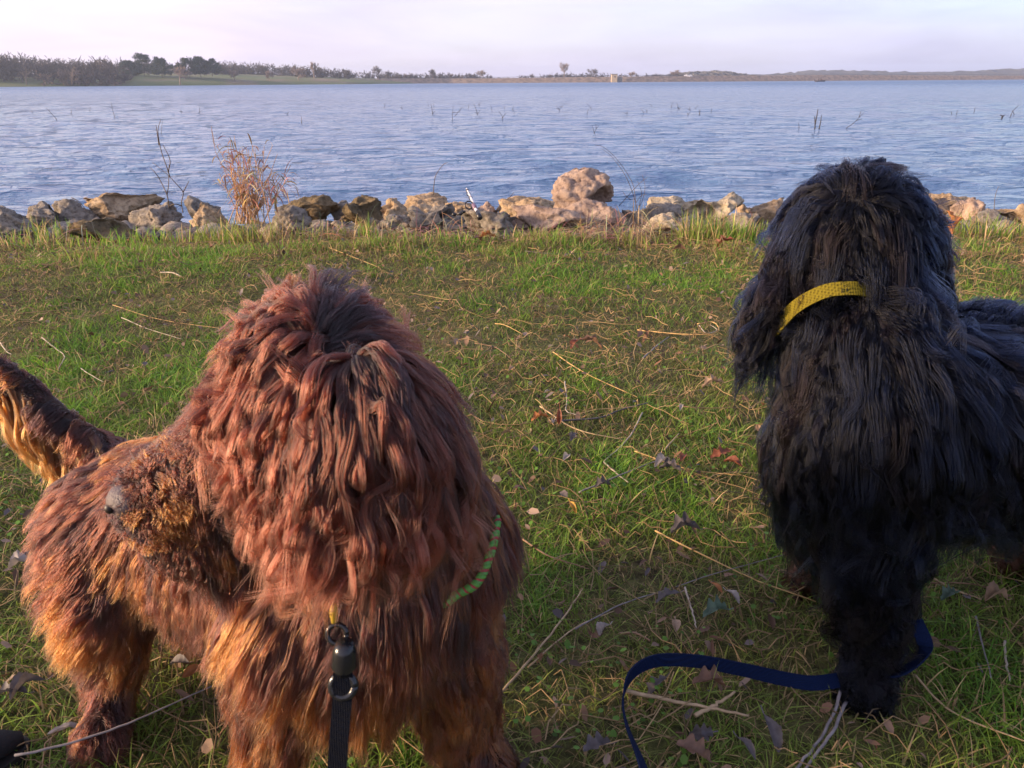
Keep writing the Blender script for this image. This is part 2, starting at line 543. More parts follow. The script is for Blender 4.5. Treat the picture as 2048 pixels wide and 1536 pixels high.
M_wood = simple('bare_woodland', (.055, .045, .042), .95, nscale=.08, var=.35)
def wood_mass(name, bands, seed, mat_, kind='stuff', label=None, levels=3, n=120, variants=7, group=None):
    """bands: list of (px0, px1, D0, D1, fn(px)->(ytop, ybase))"""
    rg = random.Random(seed)
    var = []
    for k in range(variants):
        var.append(bare_tree(1.0, .6, seed + k, levels=3, kids=3, up=.2, trunk_h=.1))
    VV = []; FF = []; off = 0
    for (p0, p1, D0, D1, fn, cnt) in bands:
        for k in range(cnt):
            px = rg.uniform(p0, p1); D = rg.uniform(D0, D1)
            yt, yb = fn(px)
            base = at(px, yb, D); top = at(px, yt + rg.uniform(-3, 9), D)
            h = top.z - base.z
            A, B, ra, rb, lv = rg.choice(var)
            th = rg.uniform(0, 6.28); c, s_ = math.cos(th), math.sin(th)
            Rm = np.array([[c, -s_, 0], [s_, c, 0], [0, 0, 1]]) * h
            Rm[:2] *= rg.uniform(.9, 1.3)
            keep = (lv < 3) | (np.random.default_rng(k).random(len(A)) < .30)
            V, fc = seg_mesh((A[keep] @ Rm.T, B[keep] @ Rm.T, np.maximum(ra[keep] * h, .17), np.maximum(rb[keep] * h, .14)), 'x', 3)
            V += np.array(base)
            VV.append(V); FF.append(fc + off); off += len(V)
    o = link(name, np_mesh(name, np.concatenate(VV), np.concatenate(FF)), mat_)
    tag(o, label, None, group, kind)
    return o

lt = lambda x: (np.interp(x, [0, 60, 110, 160, 215, 270, 400, 480, 560, 640, 700, 770, 830], [103, 104, 116, 114, 112, 117, 122, 122, 125, 132, 138, 146, 150]),
                np.interp(x, [0, 200, 260, 480, 640, 830], [170, 168, 162, 158, 160, 163]))
lb = lambda x: (np.interp(x, [760, 800, 850, 985, 1040, 1100, 1200, 1300, 1370], [142, 146, 145, 149, 152, 146, 146, 147, 147]), 163)
wood_mass('woodland', [(-260, 225, 405, 520, lt, 240), (222, 262, 430, 470, lambda x: (np.interp(x, [222, 262], [124, 148]), 169), 14), (240, 480, 520, 600, lt, 60), (440, 700, 560, 650, lt, 110), (690, 860, 640, 680, lt, 40), (760, 985, 690, 715, lb, 120), (1040, 1300, 700, 720, lb, 110), (1290, 1370, 700, 720, lb, 30)], 11, M_wood,
          label='bare leafless woodland along the left far shore')
# brush along the water below the wood
br = lambda x: (np.interp(x, [90, 120, 200, 235], [140, 130, 138, 150]), 170)
wood_mass('shore_brush', [(90, 235, 400, 430, br, 34)], 31, M_bark, label='pale bare brush at the water edge below the left woodland')

for k, (px, yt, yb, D, w, lab) in enumerate([
        (262, 121, 158, 470, 44, 'leftmost dark pine on the far grass slope, half in front of bare wood'),
        (290, 108, 157, 475, 52, 'tallest dark pine with a domed top on the far slope'),
        (325, 114, 156, 470, 44, 'dark pine just left of the pale round tree'),
        (380, 116, 155, 478, 46, 'dark pine just right of the pale round tree'),
        (402, 114, 154, 482, 44, 'second dark pine right of the pale round tree'),
        (425, 118, 152, 485, 38, 'rightmost dark pine at the end of the row on the slope')]):
    pine(px, yt, yb, D, w, 40 + k, lab)
place_bare(361, 128, 169, 440, 3, 'pale round bare tree between the two groups of pines', M_bark_pale, .6, up=.2)
place_bare(226, 138, 170, 432, 4, 'small slim bare tree on the shore left of the pines', M_bark_pale, .5)
place_bare(470, 137, 163, 480, 5, 'small bare tree on the green slope right of the pines', M_bark_pale, .6)
place_bare(540, 140, 161, 500, 6, 'bare tree halfway down the green slope right of the pines', M_bark_pale, .6)
place_bare(597, 133, 162, 520, 8, 'wide pale bush tree at the foot of the green slope', M_bark_pale, .65, wide=1.3)
place_bare(629, 122, 158, 560, 9, 'tall pale twin stemmed tree above the end of the left wood', M_bark_pale, .35, up=.6)
for k, (px, yt, yb, D, wd, sp, lab, mt) in enumerate([
        (757, 130, 160, 640, 1.2, .5, 'tall bare tree with low brush at the start of the dam', M_bark),
        (783, 139, 160, 645, 1.4, .6, 'second lower bare tree right behind the start of the dam', M_bark),
        (811, 147, 161, 650, 1.6, .6, 'low bush between the start of the dam and the round tree', M_bark_pale),
        (866, 136, 161, 690, 1.0, .55, 'round dense bare tree standing alone behind the dam', M_bark),
        (903, 146, 160, 690, 1.2, .6, 'small dark bush right of the round tree behind the dam', M_bark),
        (925, 150, 160, 690, 1.5, .6, 'lowest bush between two taller bushes behind the dam', M_bark_pale),
        (962, 139, 160, 690, 1.6, .55, 'wide pale fan shaped bush behind the dam left of centre', M_bark_pale),
        (1128, 123, 158, 700, .9, .42, 'tallest lone vase shaped tree behind the dam', M_bark_pale),
        (1105, 149, 158, 700, 2.2, .7, 'low dark brush at the foot of the tall lone tree', M_bark),
        (1187, 136, 157, 700, 1.3, .6, 'rounded bare tree left of the little stone tower', M_bark),
        (1262, 142, 156, 700, 1.4, .6, 'small pale bush right of the little stone tower', M_bark_pale),
        (1350, 139, 155, 720, 2.0, .6, 'low dome shaped bush beside the white vehicle on the dam', M_bark_pale)]):
    place_bare(px, yt, yb, D, 60 + k, lab, mt, sp, wide=wd)

# dam embankment: a long stone faced bank with a rail along the top
def dam():
    px = np.linspace(640, 2900, 420)
    D = np.interp(px, [640, 900, 1250, 2048, 2900], [560, 620, 640, 760, 900])
    ytop = np.interp(px, [640, 760, 1000, 1250, 1640, 2048, 2900], [163, 158, 157, 153.5, 150.5, 152, 151])
    prof = [(0, 0), (.12, .02), (.3, .25), (.5, .48), (.72, .7), (.9, .93), (1, 1), (1.5, 1), (2.6, .2)]
    V = []
    n = len(px)
    rg = random.Random(4)
    for j, (u, v) in enumerate(prof):
        for i in range(n):
            b = at(px[i], 160, D[i]); top = at(px[i], ytop[i], D[i] + 9)
            hz = top.z + .2 - (WATER_Z - .4)
            k = (D[i] + u * 9) / D[i]
            nz = (rg.random() - .5) * (.9 if 0 < j < 6 else .1)
            V.append((b.x * k + (rg.random() - .5) * (1. if 0 < j < 6 else 0), D[i] + u * 9 + nz, WATER_Z - .4 + v * hz + nz * .5))
    m = len(prof)
    f = [(j * n + i, j * n + i + 1, (j + 1) * n + i + 1, (j + 1) * n + i) for j in range(m - 1) for i in range(n - 1)]
    mm, t, out = mat('riprap_face')
    b = N(t, 'ShaderNodeBsdfPrincipled'); b.inputs['Roughness'].default_value = .95
    c = ramp(t, noise_tex(t, .35, 8, .8), [(.38, (.075, .055, .045)), (.5, (.20, .15, .11)), (.65, (.34, .25, .18))])
    t.links.new(c, b.inputs['Base Color']); t.links.new(b.outputs[0], out.inputs[0])
    root = empty('dam', (at(1300, 160, 640).x, 640, WATER_Z))
    child('embankment', np_mesh('embankment', V, f), mm, root)
    # rail posts and rail
    idx = range(40, n - 60, 3)
    pts = []
    for i in range(40, n - 60):
        t_ = at(px[i], ytop[i], D[i] + 9)
        pts.append((t_.x, D[i] + 9.6, t_.z + .2 + .75))
    child('guard_rail', tube([(pts, [.14] * len(pts))], 4), simple('galvanised_rail', (.10, .09, .09), .6, .2), root)
    ps = [([(p[0], p[1], p[2] - 1.0), (p[0], p[1], p[2])], [.09, .09]) for p in pts[::4]]
    tag(child('rail_posts', tube(ps, 4), simple('rail_post', (.10, .09, .08), .8), root), kind='stuff')
    tag(root, 'long low stone faced dam with a thin rail along its top', 'dam')
dam()

def box_bm(bm, c, s, rz=0):
    r = bmesh.ops.create_cube(bm, size=1)
    M = Matrix.Translation(c) @ Matrix.Rotation(rz, 4, 'Z') @ Matrix.Diagonal((*s, 1))
    bmesh.ops.transform(bm, matrix=M, verts=r['verts'])
    return r['verts']
def bm_mesh(name, bm):
    me = bpy.data.meshes.new(name); bm.to_mesh(me); bm.free(); return me
def boxes(name, lst, m, parent, bevel=0):
    bm = bmesh.new()
    for c, s in lst: box_bm(bm, c, s)
    if bevel: bmesh.ops.bevel(bm, geom=bm.edges[:], offset=bevel, segments=2, affect='EDGES')
    return link(name, bm_mesh(name, bm), m, parent)

# intake tower
tb = at(1228, 164, 618)
root = empty('intake_tower', (tb.x, 618, WATER_Z - .3))
M_conc = simple('tan_concrete', (.42, .33, .22), .85, nscale=.6, var=.15)
M_concd = simple('grey_concrete', (.22, .20, .18), .85, nscale=.6, var=.15)
hT = at(1228, 149, 618).z - WATER_Z + .3
boxes('tower_wall', [((0, 0, hT * .5), (4.2, 4.2, hT))], M_conc, root)
boxes('roof_slab', [((0, 0, hT + .2), (4.9, 4.9, .4))], M_concd, root)
boxes('window', [((.3, -2.12, hT * .72), (.9, .1, .9))], simple('dark_opening', (.03, .03, .03), .5), root)
boxes('side_wall', [((4.2, 2, hT * .35), (4.0, 3.6, hT * .7))], M_concd, root)
tag(root, 'small square tan concrete tower on the water side of the dam', 'tower')

# distant vehicle on the dam road
vb = at(1376, 153.5, 668)
root = empty('van', (vb.x, vb.y, vb.z - .4))
M_white = simple('white_paint', (.78, .78, .8), .35)
M_tyre = simple('tyre_rubber', (.02, .02, .02), .8)
boxes('body', [((0, 0, 1.0), (6.5, 1.9, 1.0)), ((.4, 0, 1.75), (4.4, 1.8, .8))], M_white, root, .12)
boxes('window', [((.4, -.92, 1.75), (3.9, .06, .5))], simple('van_glass', (.02, .03, .04), .1), root)
for sx in (-2, 2.1):
    me = tube([([(sx, -1.0, .42), (sx, 1.0, .42)], [.42, .42])], 12)
    link('wheel', me, M_tyre, root)
tag(root, 'white vehicle parked on the dam road beside the dome shaped bush', 'vehicle')

# fishing boat with two people
bb = at(1640, 162.5, 430)
root = empty('fishing_boat', (bb.x, 430, WATER_Z))
bm = bmesh.new()
rings = []
for k in range(9):
    u = k / 8; w = .95 * math.sin(min(1, u * 2.2 + .35) * math.pi / 2) * (1 if u < .8 else 1 - ((u - .8) / .2) ** 2 * .0)
    w *= 1 - .85 * max(0, (u - .55) / .45) ** 2
    x = -2.6 + 5.2 * u; sh = .25 * u * u
    rings.append([bm.verts.new(v) for v in ((x, -w, .6 + sh), (x, -w * .7, 0), (x, 0, -.1), (x, w * .7, 0), (x, w, .6 + sh), (x, w * .85, .56 + sh), (x, w * .6, .2), (x, -w * .6, .2), (x, -w * .85, .56 + sh))])
for a, b in zip(rings, rings[1:]):
    for s in range(9):
        bm.faces.new((a[s], a[(s + 1) % 9], b[(s + 1) % 9], b[s]))
bm.faces.new(rings[0][::-1]); bm.faces.new(rings[-1])
link('hull', bm_mesh('hull', bm), simple('dark_hull', (.045, .04, .05), .5), root, True)
boxes('engine', [((-2.8, 0, .75), (.35, .4, .7)), ((-2.8, 0, .2), (.14, .16, .8))], simple('engine_black', (.02, .02, .02), .4), root, .04)
boxes('seat', [((.2, 0, .55), (.4, 1.3, .1))], simple('boat_seat', (.2, .19, .18), .6), root)
tag(root, 'small dark motor boat far out on the water before the dam', 'boat')

def skin_person(loc, rot, label, mcol):
    me = bpy.data.meshes.new('person')
    J = [(0, 0, .0), (0, 0, .28), (0, 0, .5), (0, 0, .62), (0.02, 0, .78),
         (.12, .2, .5), (.28, .24, .3), (.45, .12, .35), (.12, -.2, .5), (.28, -.24, .3), (.45, -.12, .35),
         (.35, .12, .02), (.42, .13, -.38), (.35, -.12, .02), (.42, -.13, -.38)]
    E = [(0, 1), (1, 2), (2, 3), (3, 4), (2, 5), (5, 6), (6, 7), (2, 8), (8, 9), (9, 10), (0, 11), (11, 12), (0, 13), (13, 14)]
    rad = [.17, .16, .17, .07, .11, .08, .06, .045, .08, .06, .045, .09, .06, .09, .06]
    me.from_pydata(J, E, [])
    o = bpy.data.objects.new('person', me); COL.objects.link(o)
    mod = o.modifiers.new('s', 'SKIN')
    for i, r in enumerate(rad): me.skin_vertices[0].data[i].radius = (r, r)
    me.skin_vertices[0].data[0].use_root = True
    o.modifiers.new('sub', 'SUBSURF').levels = 1
    me.materials.append(mcol)
    o.location = loc; o.rotation_euler = (0, 0, rot)
    tag(o, label, 'person', 'people seated in the motor boat')
    return o
skin_person((bb.x - .9, 430, WATER_Z + .62), .2, 'person in dark clothing seated at the back of the motor boat', simple('dark_jacket', (.03, .03, .045), .9))
skin_person((bb.x + .6, 430, WATER_Z + .62), -.2, 'person in brown clothing seated in the front of the motor boat', simple('brown_jacket', (.09, .05, .035), .9))

# far wooded ridges
def ridge(name, pts, D, label_, seed, m):
    n = 260
    px = np.linspace(pts[0][0], pts[-1][0], n)
    yt = np.interp(px, [p[0] for p in pts], [p[1] for p in pts])
    V = []
    rg = random.Random(seed)
    rows = 8
    for j in range(rows):
        for i in range(n):
            t_ = at(px[i], yt[i], D)
            s = j / (rows - 1)
            zt = t_.z - 1.0
            z = -1 + (zt + 1) * math.sin(s * math.pi / 2) ** .8
            nz = rg.uniform(-1, 1) * (2.2 if j > 0 else 0) + noise.noise(Vector((px[i] * .05, j * .7, seed))) * 1.5
            V.append((t_.x + rg.uniform(-3, 3), D - (1 - s) * 160 + rg.uniform(-6, 6), max(-1, z + nz * (1 if s > .1 else .2))))
    V += [(v[0], v[1] + 260, -1) for v in V[-n:]]
    rows += 1
    f = [(j * n + i, j * n + i + 1, (j + 1) * n + i + 1, (j + 1) * n + i) for j in range(rows - 1) for i in range(n - 1)]
    o = link(name, np_mesh(name, V, f), m)
    tag(o, kind='structure')
M_ridge = simple('wooded_ridge', (.06, .055, .045), .95, nscale=.05, var=.6)
ridge('far_hill', [(1310, 152), (1360, 146), (1400, 143), (1440, 143), (1480, 150), (1520, 154)], 1150, '', 2, M_ridge)
ridge('far_ridge', [(1480, 154), (1545, 148), (1600, 142), (1700, 140), (1760, 143), (1850, 144), (1900, 142), (1960, 141), (2048, 136), (2300, 132), (2900, 128)], 1500, '', 3, M_ridge)
ridge('far_ridge', [(740, 158), (900, 157), (1100, 156), (1400, 156)], 1450, '', 5, M_ridge)

# ------------------------------------------------------------------ rocks
def rock_mesh(seed, blocky=.5, sub=4, rough=1.0):
    rg = random.Random(seed)
    bm = bmesh.new()
    bmesh.ops.create_icosphere(bm, subdivisions=sub, radius=1)
    planes = [(Vector((rg.gauss(0, 1), rg.gauss(0, 1), rg.gauss(0, 1))).normalized(), rg.uniform(.52, .82)) for k in range(12)]
    off = Vector((seed * 3.7, seed * 1.3, seed * 2.1))
    for v in bm.verts:
        p = v.co.copy()
        w = p + Vector((noise.noise(p * 2 + off), noise.noise(p * 2 - off), noise.noise(p * 2 + off * 2))) * .14
        for d, h in planes:
            q = w.dot(d)
            if q > h: p -= d * (q - h) * min(1.0, blocky * 1.35)
        n1 = noise.noise(p * 1.3 + off) * .14
        n2 = noise.noise(p * 3.1 + off) * .13
        n3 = -abs(noise.noise(p * 5.5 + off)) * .17
        n4 = -abs(noise.noise(p * 12 + off)) * .09
        n5 = noise.noise(p * 27 + off) * .028
        v.co = p * (1 + n1 + n2 + (n3 + n4 + n5) * rough)
    co = np.array([v.co for v in bm.verts])
    mn, mx = co.min(0), co.max(0)
    for v in bm.verts:
        v.co = Vector([(v.co[i] - (mn[i] + mx[i]) / 2) / ((mx[i] - mn[i]) / 2) for i in range(3)])
    return bm_mesh('rock', bm)

ROCKS = [  # x0,x1,ytop,ybottom, material, label
    (-40, 60, 412, 462, 'grey', 'grey rock behind tall grass at the far left end'),
    (40, 116, 404, 448, 'grey', 'low grey rock second from the left behind grass blades'),
    (106, 186, 397, 440, 'grey', 'flat topped pale grey rock left of the broad stacked rock'),
    (174, 308, 383, 434, 'tan', 'broad brown rock with a sunlit orange left end'),
    (248, 352, 404, 445, 'grey', 'rounded grey rock leaning on the broad brown rock'),
    (150, 265, 435, 470, 'dark', 'low dark crusty rock in the grass below the broad brown rock'),
    (371, 430, 392, 430, 'grey', 'pointed grey brown rock just left of the dry reed clump'),
    (374, 445, 403, 452, 'tan', 'tan rock in front of the pointed rock by the reed clump'),
    (532, 618, 410, 462, 'grey', 'grey rock directly right of the dry reed clump'),
    (566, 672, 390, 436, 'dark', 'dark reddish rock covered in straw right of the reed clump'),
    (664, 708, 399, 428, 'grey', 'small grey rock behind the dark mossy pointed one'),
    (684, 760, 393, 450, 'dark', 'dark mossy pointed rock behind a single grass blade'),
    (748, 816, 396, 438, 'tan', 'egg shaped tan rock with bright left edge'),
    (803, 893, 387, 424, 'tan', 'ochre rock with a thin curved stalk rising behind'),
    (815, 902, 411, 458, 'grey', 'cracked grey rock in front of the ochre rock'),
    (762, 830, 428, 456, 'grey', 'low flat grey rock between the egg shaped and cracked rocks'),
    (888, 950, 403, 428, 'tan', 'small tan rock behind the fishing rod handle'),
    (953, 993, 402, 426, 'pink', 'small square pinkish rock just right of the fishing rod'),
    (880, 940, 428, 458, 'grey', 'grey rock below the fishing reel'),
    (930, 1052, 418, 476, 'grey', 'pitted purple grey rock with oak leaves at its foot'),
    (1000, 1116, 392, 428, 'tan', 'flat brown slab left of the big upright rock'),
    (1022, 1165, 409, 474, 'pink', 'large rugged pinkish rock left below the big upright rock'),
    (1104, 1228, 337, 436, 'pink', 'big upright pinkish rock standing highest of all'),
    (1120, 1244, 398, 464, 'pink', 'rock carrying the big upright rock'),
    (1232, 1308, 418, 462, 'grey', 'dim grey rock right of the big upright rock'),
    (1297, 1382, 394, 428, 'pale', 'smooth pale rock behind the arched grey one'),
    (1278, 1374, 407, 444, 'grey', 'arched grey rock resting against the smooth pale rock'),
    (1292, 1382, 428, 478, 'pale', 'pale block half sunk in the grass below the arched rock'),
    (1376, 1483, 384, 446, 'pale', 'large pale golden block behind the bright grass tuft'),
    (1477, 1508, 406, 430, 'tan', 'small golden rock tucked between two larger blocks'),
    (1500, 1590, 396, 440, 'tan', 'brown blocky rock left of the black dog\'s head'),
    (1448, 1516, 425, 454, 'grey', 'low grey rock behind the grass beside the black dog\'s head'),
    (1156, 1204, 455, 482, 'tan', 'small low stone below the big upright rock'),
    (1580, 1680, 400, 446, 'tan', 'tan rock behind the left side of the black dog\'s head'), (1670, 1770, 392, 440, 'grey', 'grey rock directly behind the black dog\'s head'), (1760, 1850, 398, 440, 'tan', 'tan rock behind the right side of the black dog\'s head'),
    (1836, 1926, 385, 430, 'tan', 'golden rock just right of the black dog\'s head'),
    (1908, 1976, 395, 440, 'pink', 'pinkish rock behind the oak leaf right of the black dog'),
    (1996, 2090, 405, 446, 'tan', 'brown rock at the far right edge'),
    (1950, 2010, 418, 448, 'grey', 'small grey rock low between the two right edge rocks'),
]
rprot = {}
def add_rock(c, s, m, seed, label, rot=None, group='rocks lining the lake edge'):
    me = rock_mesh(seed, blocky=.55 + .3 * ((seed * 37) % 10) / 10, sub=4 if s[0] < .12 else 5, rough=1.15)
    me.transform(Matrix.Rotation(rot if rot is not None else 0, 4, 'Y'))
    me.transform(Matrix.Diagonal((*s, 1)))
    o = link('rock', me, M_rock[m], None, True)
    o.location = c
    tag(o, label, 'rock', group)
    return o
rock_pts = []
for k, (x0, x1, y0, y1, m, lab) in enumerate(ROCKS):
    g = atz((x0 + x1) / 2, y1, -.10)
    D = g.y - .08
    if m and (x0, x1) == (1104, 1228): D = 4.72; x0 += 6; x1 -= 6
    a = at(x0, (y0 + y1) / 2, D + .05); b = at(x1, (y0 + y1) / 2, D + .05)
    tp = at((x0 + x1) / 2, y0, D + .08); bt = at((x0 + x1) / 2, y1, D - .02)
    w = (b.x - a.x) / 2 * 1.15
    zb = bt.z - .10; zc = (tp.z + zb) / 2; hz = (tp.z - zb) / 2 * 1.03
    c = Vector(((a.x + b.x) / 2, D + .08, zc))
    add_rock(c, (w, max(.5 * w + .04, hz * .7), hz), m, 100 + k, lab or 'rock hidden behind the black dog\'s head', None)
    rock_pts.append((c.x, c.y, w))
# smaller rubble between and behind the rocks, nobody could count it
VV = []; FF = []; off = 0
protos = [rock_mesh(300 + k, .7, 2, .6) for k in range(5)]
pv = []
for me in protos:
    v = np.zeros(len(me.vertices) * 3); me.vertices.foreach_get('co', v)
    fi = np.array([p.vertices[:] for p in me.polygons]); pv.append((v.reshape(-1, 3), fi))
for k in range(1300):
    x = RNG.uniform(-7, 7); y = RNG.uniform(4.75, 5.7)
    s = RNG.uniform(.04, .13)
    v, fi = pv[k % 5]
    th = RNG.uniform(0, 6.28); c, sn = math.cos(th), math.sin(th)
    v2 = v * np.array([s, s * RNG.uniform(.6, 1), s * RNG.uniform(.5, .8)])
    v2 = v2 @ np.array([[c, sn, 0], [-sn, c, 0], [0, 0, 1]]) + np.array([x, y, float(gh(x, y)) + .02])
    VV.append(v2); FF.append(fi + off); off += len(v2)
o = link('shore_rubble', np_mesh('shore_rubble', np.concatenate(VV), np.concatenate(FF)), M_rock['grey'], None, True)
tag(o, 'small rubble stones packed between the shoreline rocks', kind='stuff')

# ------------------------------------------------------------------ dogs: body builder
def body_mesh(name, chains, blobs, voxel=.009, smooth=6):
    bm = bmesh.new()
    def ball(c, r, sc=(1, 1, 1), rot=None):
        q = bmesh.ops.create_icosphere(bm, subdivisions=2 if r < .03 else 3, radius=1)
        M = Matrix.Translation(c) @ (rot.to_4x4() if rot else Matrix.Identity(4)) @ Matrix.Diagonal((r * sc[0], r * sc[1], r * sc[2], 1))
        bmesh.ops.transform(bm, matrix=M, verts=q['verts'])
    for ch in chains:
        for (p, r), (q, s) in zip(ch, ch[1:]):
            L = (q - p).length; n = max(2, int(L / (min(r, s) * .3)))
            for k in range(n + 1):
                t = k / n; ball(p.lerp(q, t), r + (s - r) * t)
    for b in blobs: ball(*b)
    me = bm_mesh(name, bm)
    o = bpy.data.objects.new('tmp', me); COL.objects.link(o)
    md = o.modifiers.new('r', 'REMESH'); md.mode = 'VOXEL'; md.voxel_size = voxel; md.use_smooth_shade = True
    sm = o.modifiers.new('s', 'SMOOTH'); sm.iterations = smooth; sm.factor = .6
    dg = bpy.context.evaluated_depsgraph_get()
    ev = o.evaluated_get(dg)
    res = bpy.data.meshes.new_from_object(ev)
    bpy.data.objects.remove(o); bpy.data.meshes.remove(me)
    res.name = name
    return res

class Surf:
    def __init__(s, me):
        me.calc_loop_triangles()
        n = len(me.vertices)
        v = np.zeros(n * 3); me.vertices.foreach_get('co', v); s.V = v.reshape(-1, 3)
        nn = np.zeros(n * 3); me.vertices.foreach_get('normal', nn); s.Nn = nn.reshape(-1, 3)
        t = np.zeros(len(me.loop_triangles) * 3, dtype=np.int32); me.loop_triangles.foreach_get('vertices', t)
        s.T = t.reshape(-1, 3)
        a, b, c = s.V[s.T[:, 0]], s.V[s.T[:, 1]], s.V[s.T[:, 2]]
        s.area = np.linalg.norm(np.cross(b - a, c - a), axis=1) / 2
        s.tree = BVHTree.FromPolygons([tuple(x) for x in s.V], [tuple(map(int, x)) for x in s.T])
    def sample(s, n, rg, wfn=None):
        w = s.area.copy()
        if wfn is not None:
            w = w * wfn(s.V[s.T].mean(1))
        w /= w.sum()
        i = rg.choice(len(w), n, p=w)
        r1 = np.sqrt(rg.random(n)); r2 = rg.random(n)
        k = np.stack([1 - r1, r1 * (1 - r2), r1 * r2], -1)
        P = (s.V[s.T[i]] * k[..., None]).sum(1); Nn = (s.Nn[s.T[i]] * k[..., None]).sum(1)
        Nn /= np.linalg.norm(Nn, axis=1, keepdims=True)
        return P, Nn

def build_fur(surf, arrows, n_guides, n_hairs, seed, name, mat_, root, tintfn, steps=11, radius=.00035,
              wave=.006, stray=.06, sigma=.045, wfn=None, default=(-.3, 0, -1), deflen=.045, deflift=.45, clumpk=.75, frizz=.0025, extra=None, lockn=7, lockk=.6, lay=.002, mess=.22):
    rg = np.random.default_rng(seed)
    # arrows: px,py,dx,dy,len,lift
    AP, AD, AL, AF = [], [], [], []
    cam0 = Vector((0, 0, H))
    for (px, py, dx, dy, L, lf) in arrows:
        hit = surf.tree.ray_cast(cam0, ray(px, py).normalized())
        if hit[0] is None:
            # nearest surface to the ray: search along it
            best = None
            d = ray(px, py).normalized()
            for q in np.linspace(.35, 1.4, 60):
                h2 = surf.tree.find_nearest(cam0 + d * q)
                if best is None or h2[3] < best[3]: best = h2
            hit = best
        p = hit[0]; n = hit[1]
        depth = -(CMi @ p).z
        d3 = RAX @ Vector((dx, -dy, 0))
        d3 = d3.normalized()
        d3 = d3 - n * d3.dot(n) * .85
        AP.append(p); AD.append(d3.normalized()); AL.append(L); AF.append(lf)
    AP = np.array(AP); AD = np.array(AD); AL = np.array(AL); AF = np.array(AF)
    dflt = np.array(default, float); dflt /= np.linalg.norm(dflt)
    def field(P):
        d2 = ((P[:, None, :] - AP[None]) ** 2).sum(-1)
        w = np.exp(-d2 / (2 * sigma ** 2)) + 1e-12
        w0 = 0.02
        D = (w[..., None] * AD[None]).sum(1) + dflt * w0
        L = ((w * AL).sum(1) + deflen * w0) / (w.sum(1) + w0)
        Fl = ((w * AF).sum(1) + deflift * w0) / (w.sum(1) + w0)
        D /= np.linalg.norm(D, axis=1, keepdims=True) + 1e-9
        return D, L, Fl
    G, GN = surf.sample(n_guides, rg, wfn)
    D0, L, Fl = field(G)
    if extra is not None:
        L = extra(G, L)
    T = D0 - GN * (D0 * GN).sum(1, keepdims=True)
    T /= np.linalg.norm(T, axis=1, keepdims=True) + 1e-9
    rnd = rg.normal(size=G.shape) * .10 + np.stack([npnoise(G, 7, seed + q) for q in range(3)], -1) * mess
    d = GN * Fl[:, None] + T * (1 - Fl[:, None]) + rnd
    d /= np.linalg.norm(d, axis=1, keepdims=True)
    Lg = L * rg.uniform(.7, 1.2, len(L))
    paths = np.zeros((n_guides, steps, 3)); paths[:, 0] = G
    ph = rg.uniform(0, 6.28, n_guides); fr = rg.uniform(.6, 1.5, n_guides)
    side = rg.normal(size=G.shape)
    p = G.copy()
    grav = np.array([0, 0, -1.0])
    for k in range(1, steps):
        seg = (Lg / (steps - 1))[:, None]
        p = p + d * seg
        # keep outside the body
        minh = min(1, k / 3) * (lay + .006 * Fl)
        for i in range(n_guides):
            h = surf.tree.find_nearest(Vector(p[i]))
            if h[0] is None: continue
            nrm = np.array(h[1]); dd = (p[i] - np.array(h[0])) @ nrm
            if dd < minh[i]:
                p[i] = np.array(h[0]) + nrm * minh[i]
        paths[:, k] = p
        Dk, _, _ = field(p)
        d = d + Dk * .30 + grav * (.10 + .5 * Lg[:, None]) + side * (np.sin(ph + k * fr)[:, None] * .10)
        d /= np.linalg.norm(d, axis=1, keepdims=True)
    # wave
    t = np.linspace(0, 1, steps)
    s2 = rg.normal(size=G.shape); s2 /= np.linalg.norm(s2, axis=1, keepdims=True)
    wv = np.sin(ph[:, None] + t[None] * fr[:, None] * 9) * (t ** 1.2)[None] * wave * rg.uniform(.4, 1.6, n_guides)[:, None]
    paths += wv[..., None] * s2[:, None, :]
    # gather the guides into larger locks
    npar = max(50, int(n_guides / lockn))
    par = rg.choice(n_guides, npar, replace=False)
    kp = KDTree(npar)
    for j, i in enumerate(par): kp.insert(Vector(G[i]), j)
    kp.balance()
    pi = np.array([par[kp.find(Vector(G[i]))[1]] for i in range(n_guides)])
    pk = lockk * (t ** 1.1)[None, :, None] * rg.uniform(.5, 1.1, n_guides)[:, None, None]
    tgt = paths[pi] + (G - G[pi])[:, None, :] * .25
    paths = paths * (1 - pk) + tgt * pk
    # children
    C, CN = surf.sample(n_hairs, rg, wfn)
    kd = KDTree(n_guides)
    for i in range(n_guides): kd.insert(Vector(G[i]), i)
    kd.balance()
    g1 = np.zeros(n_hairs, int); g2 = np.zeros(n_hairs, int); dd1 = np.zeros(n_hairs); dd2 = np.zeros(n_hairs)
    for i in range(n_hairs):
        r = kd.find_n(Vector(C[i]), 2)
        g1[i] = r[0][1]; g2[i] = r[1][1]; dd1[i] = r[0][2]; dd2[i] = r[1][2]
    # crisp locks with a little blending
    b = np.clip(dd1 / (dd1 + dd2 + 1e-9), 0, .5) * .5 * rg.random(n_hairs)
    rel1 = paths[g1] - paths[g1][:, :1]; rel2 = paths[g2] - paths[g2][:, :1]
    own = C[:, None, :] + rel1 * (1 - b)[:, None, None] + rel2 * b[:, None, None]
    cen = paths[g1]
    st = rg.random(n_hairs) < stray
    ck = np.where(st, .1, clumpk * rg.uniform(.8, 1.05, n_hairs))
    cl = (t ** .8)[None] * ck[:, None]
    # spread inside the lock
    off = rg.normal(size=C.shape) * .0016
    X = own * (1 - cl[..., None]) + (cen + off[:, None, :]) * cl[..., None]
    # individual frizz
    f1 = rg.normal(size=C.shape); f2 = rg.uniform(4, 12, n_hairs); f3 = rg.uniform(0, 6.28, n_hairs)
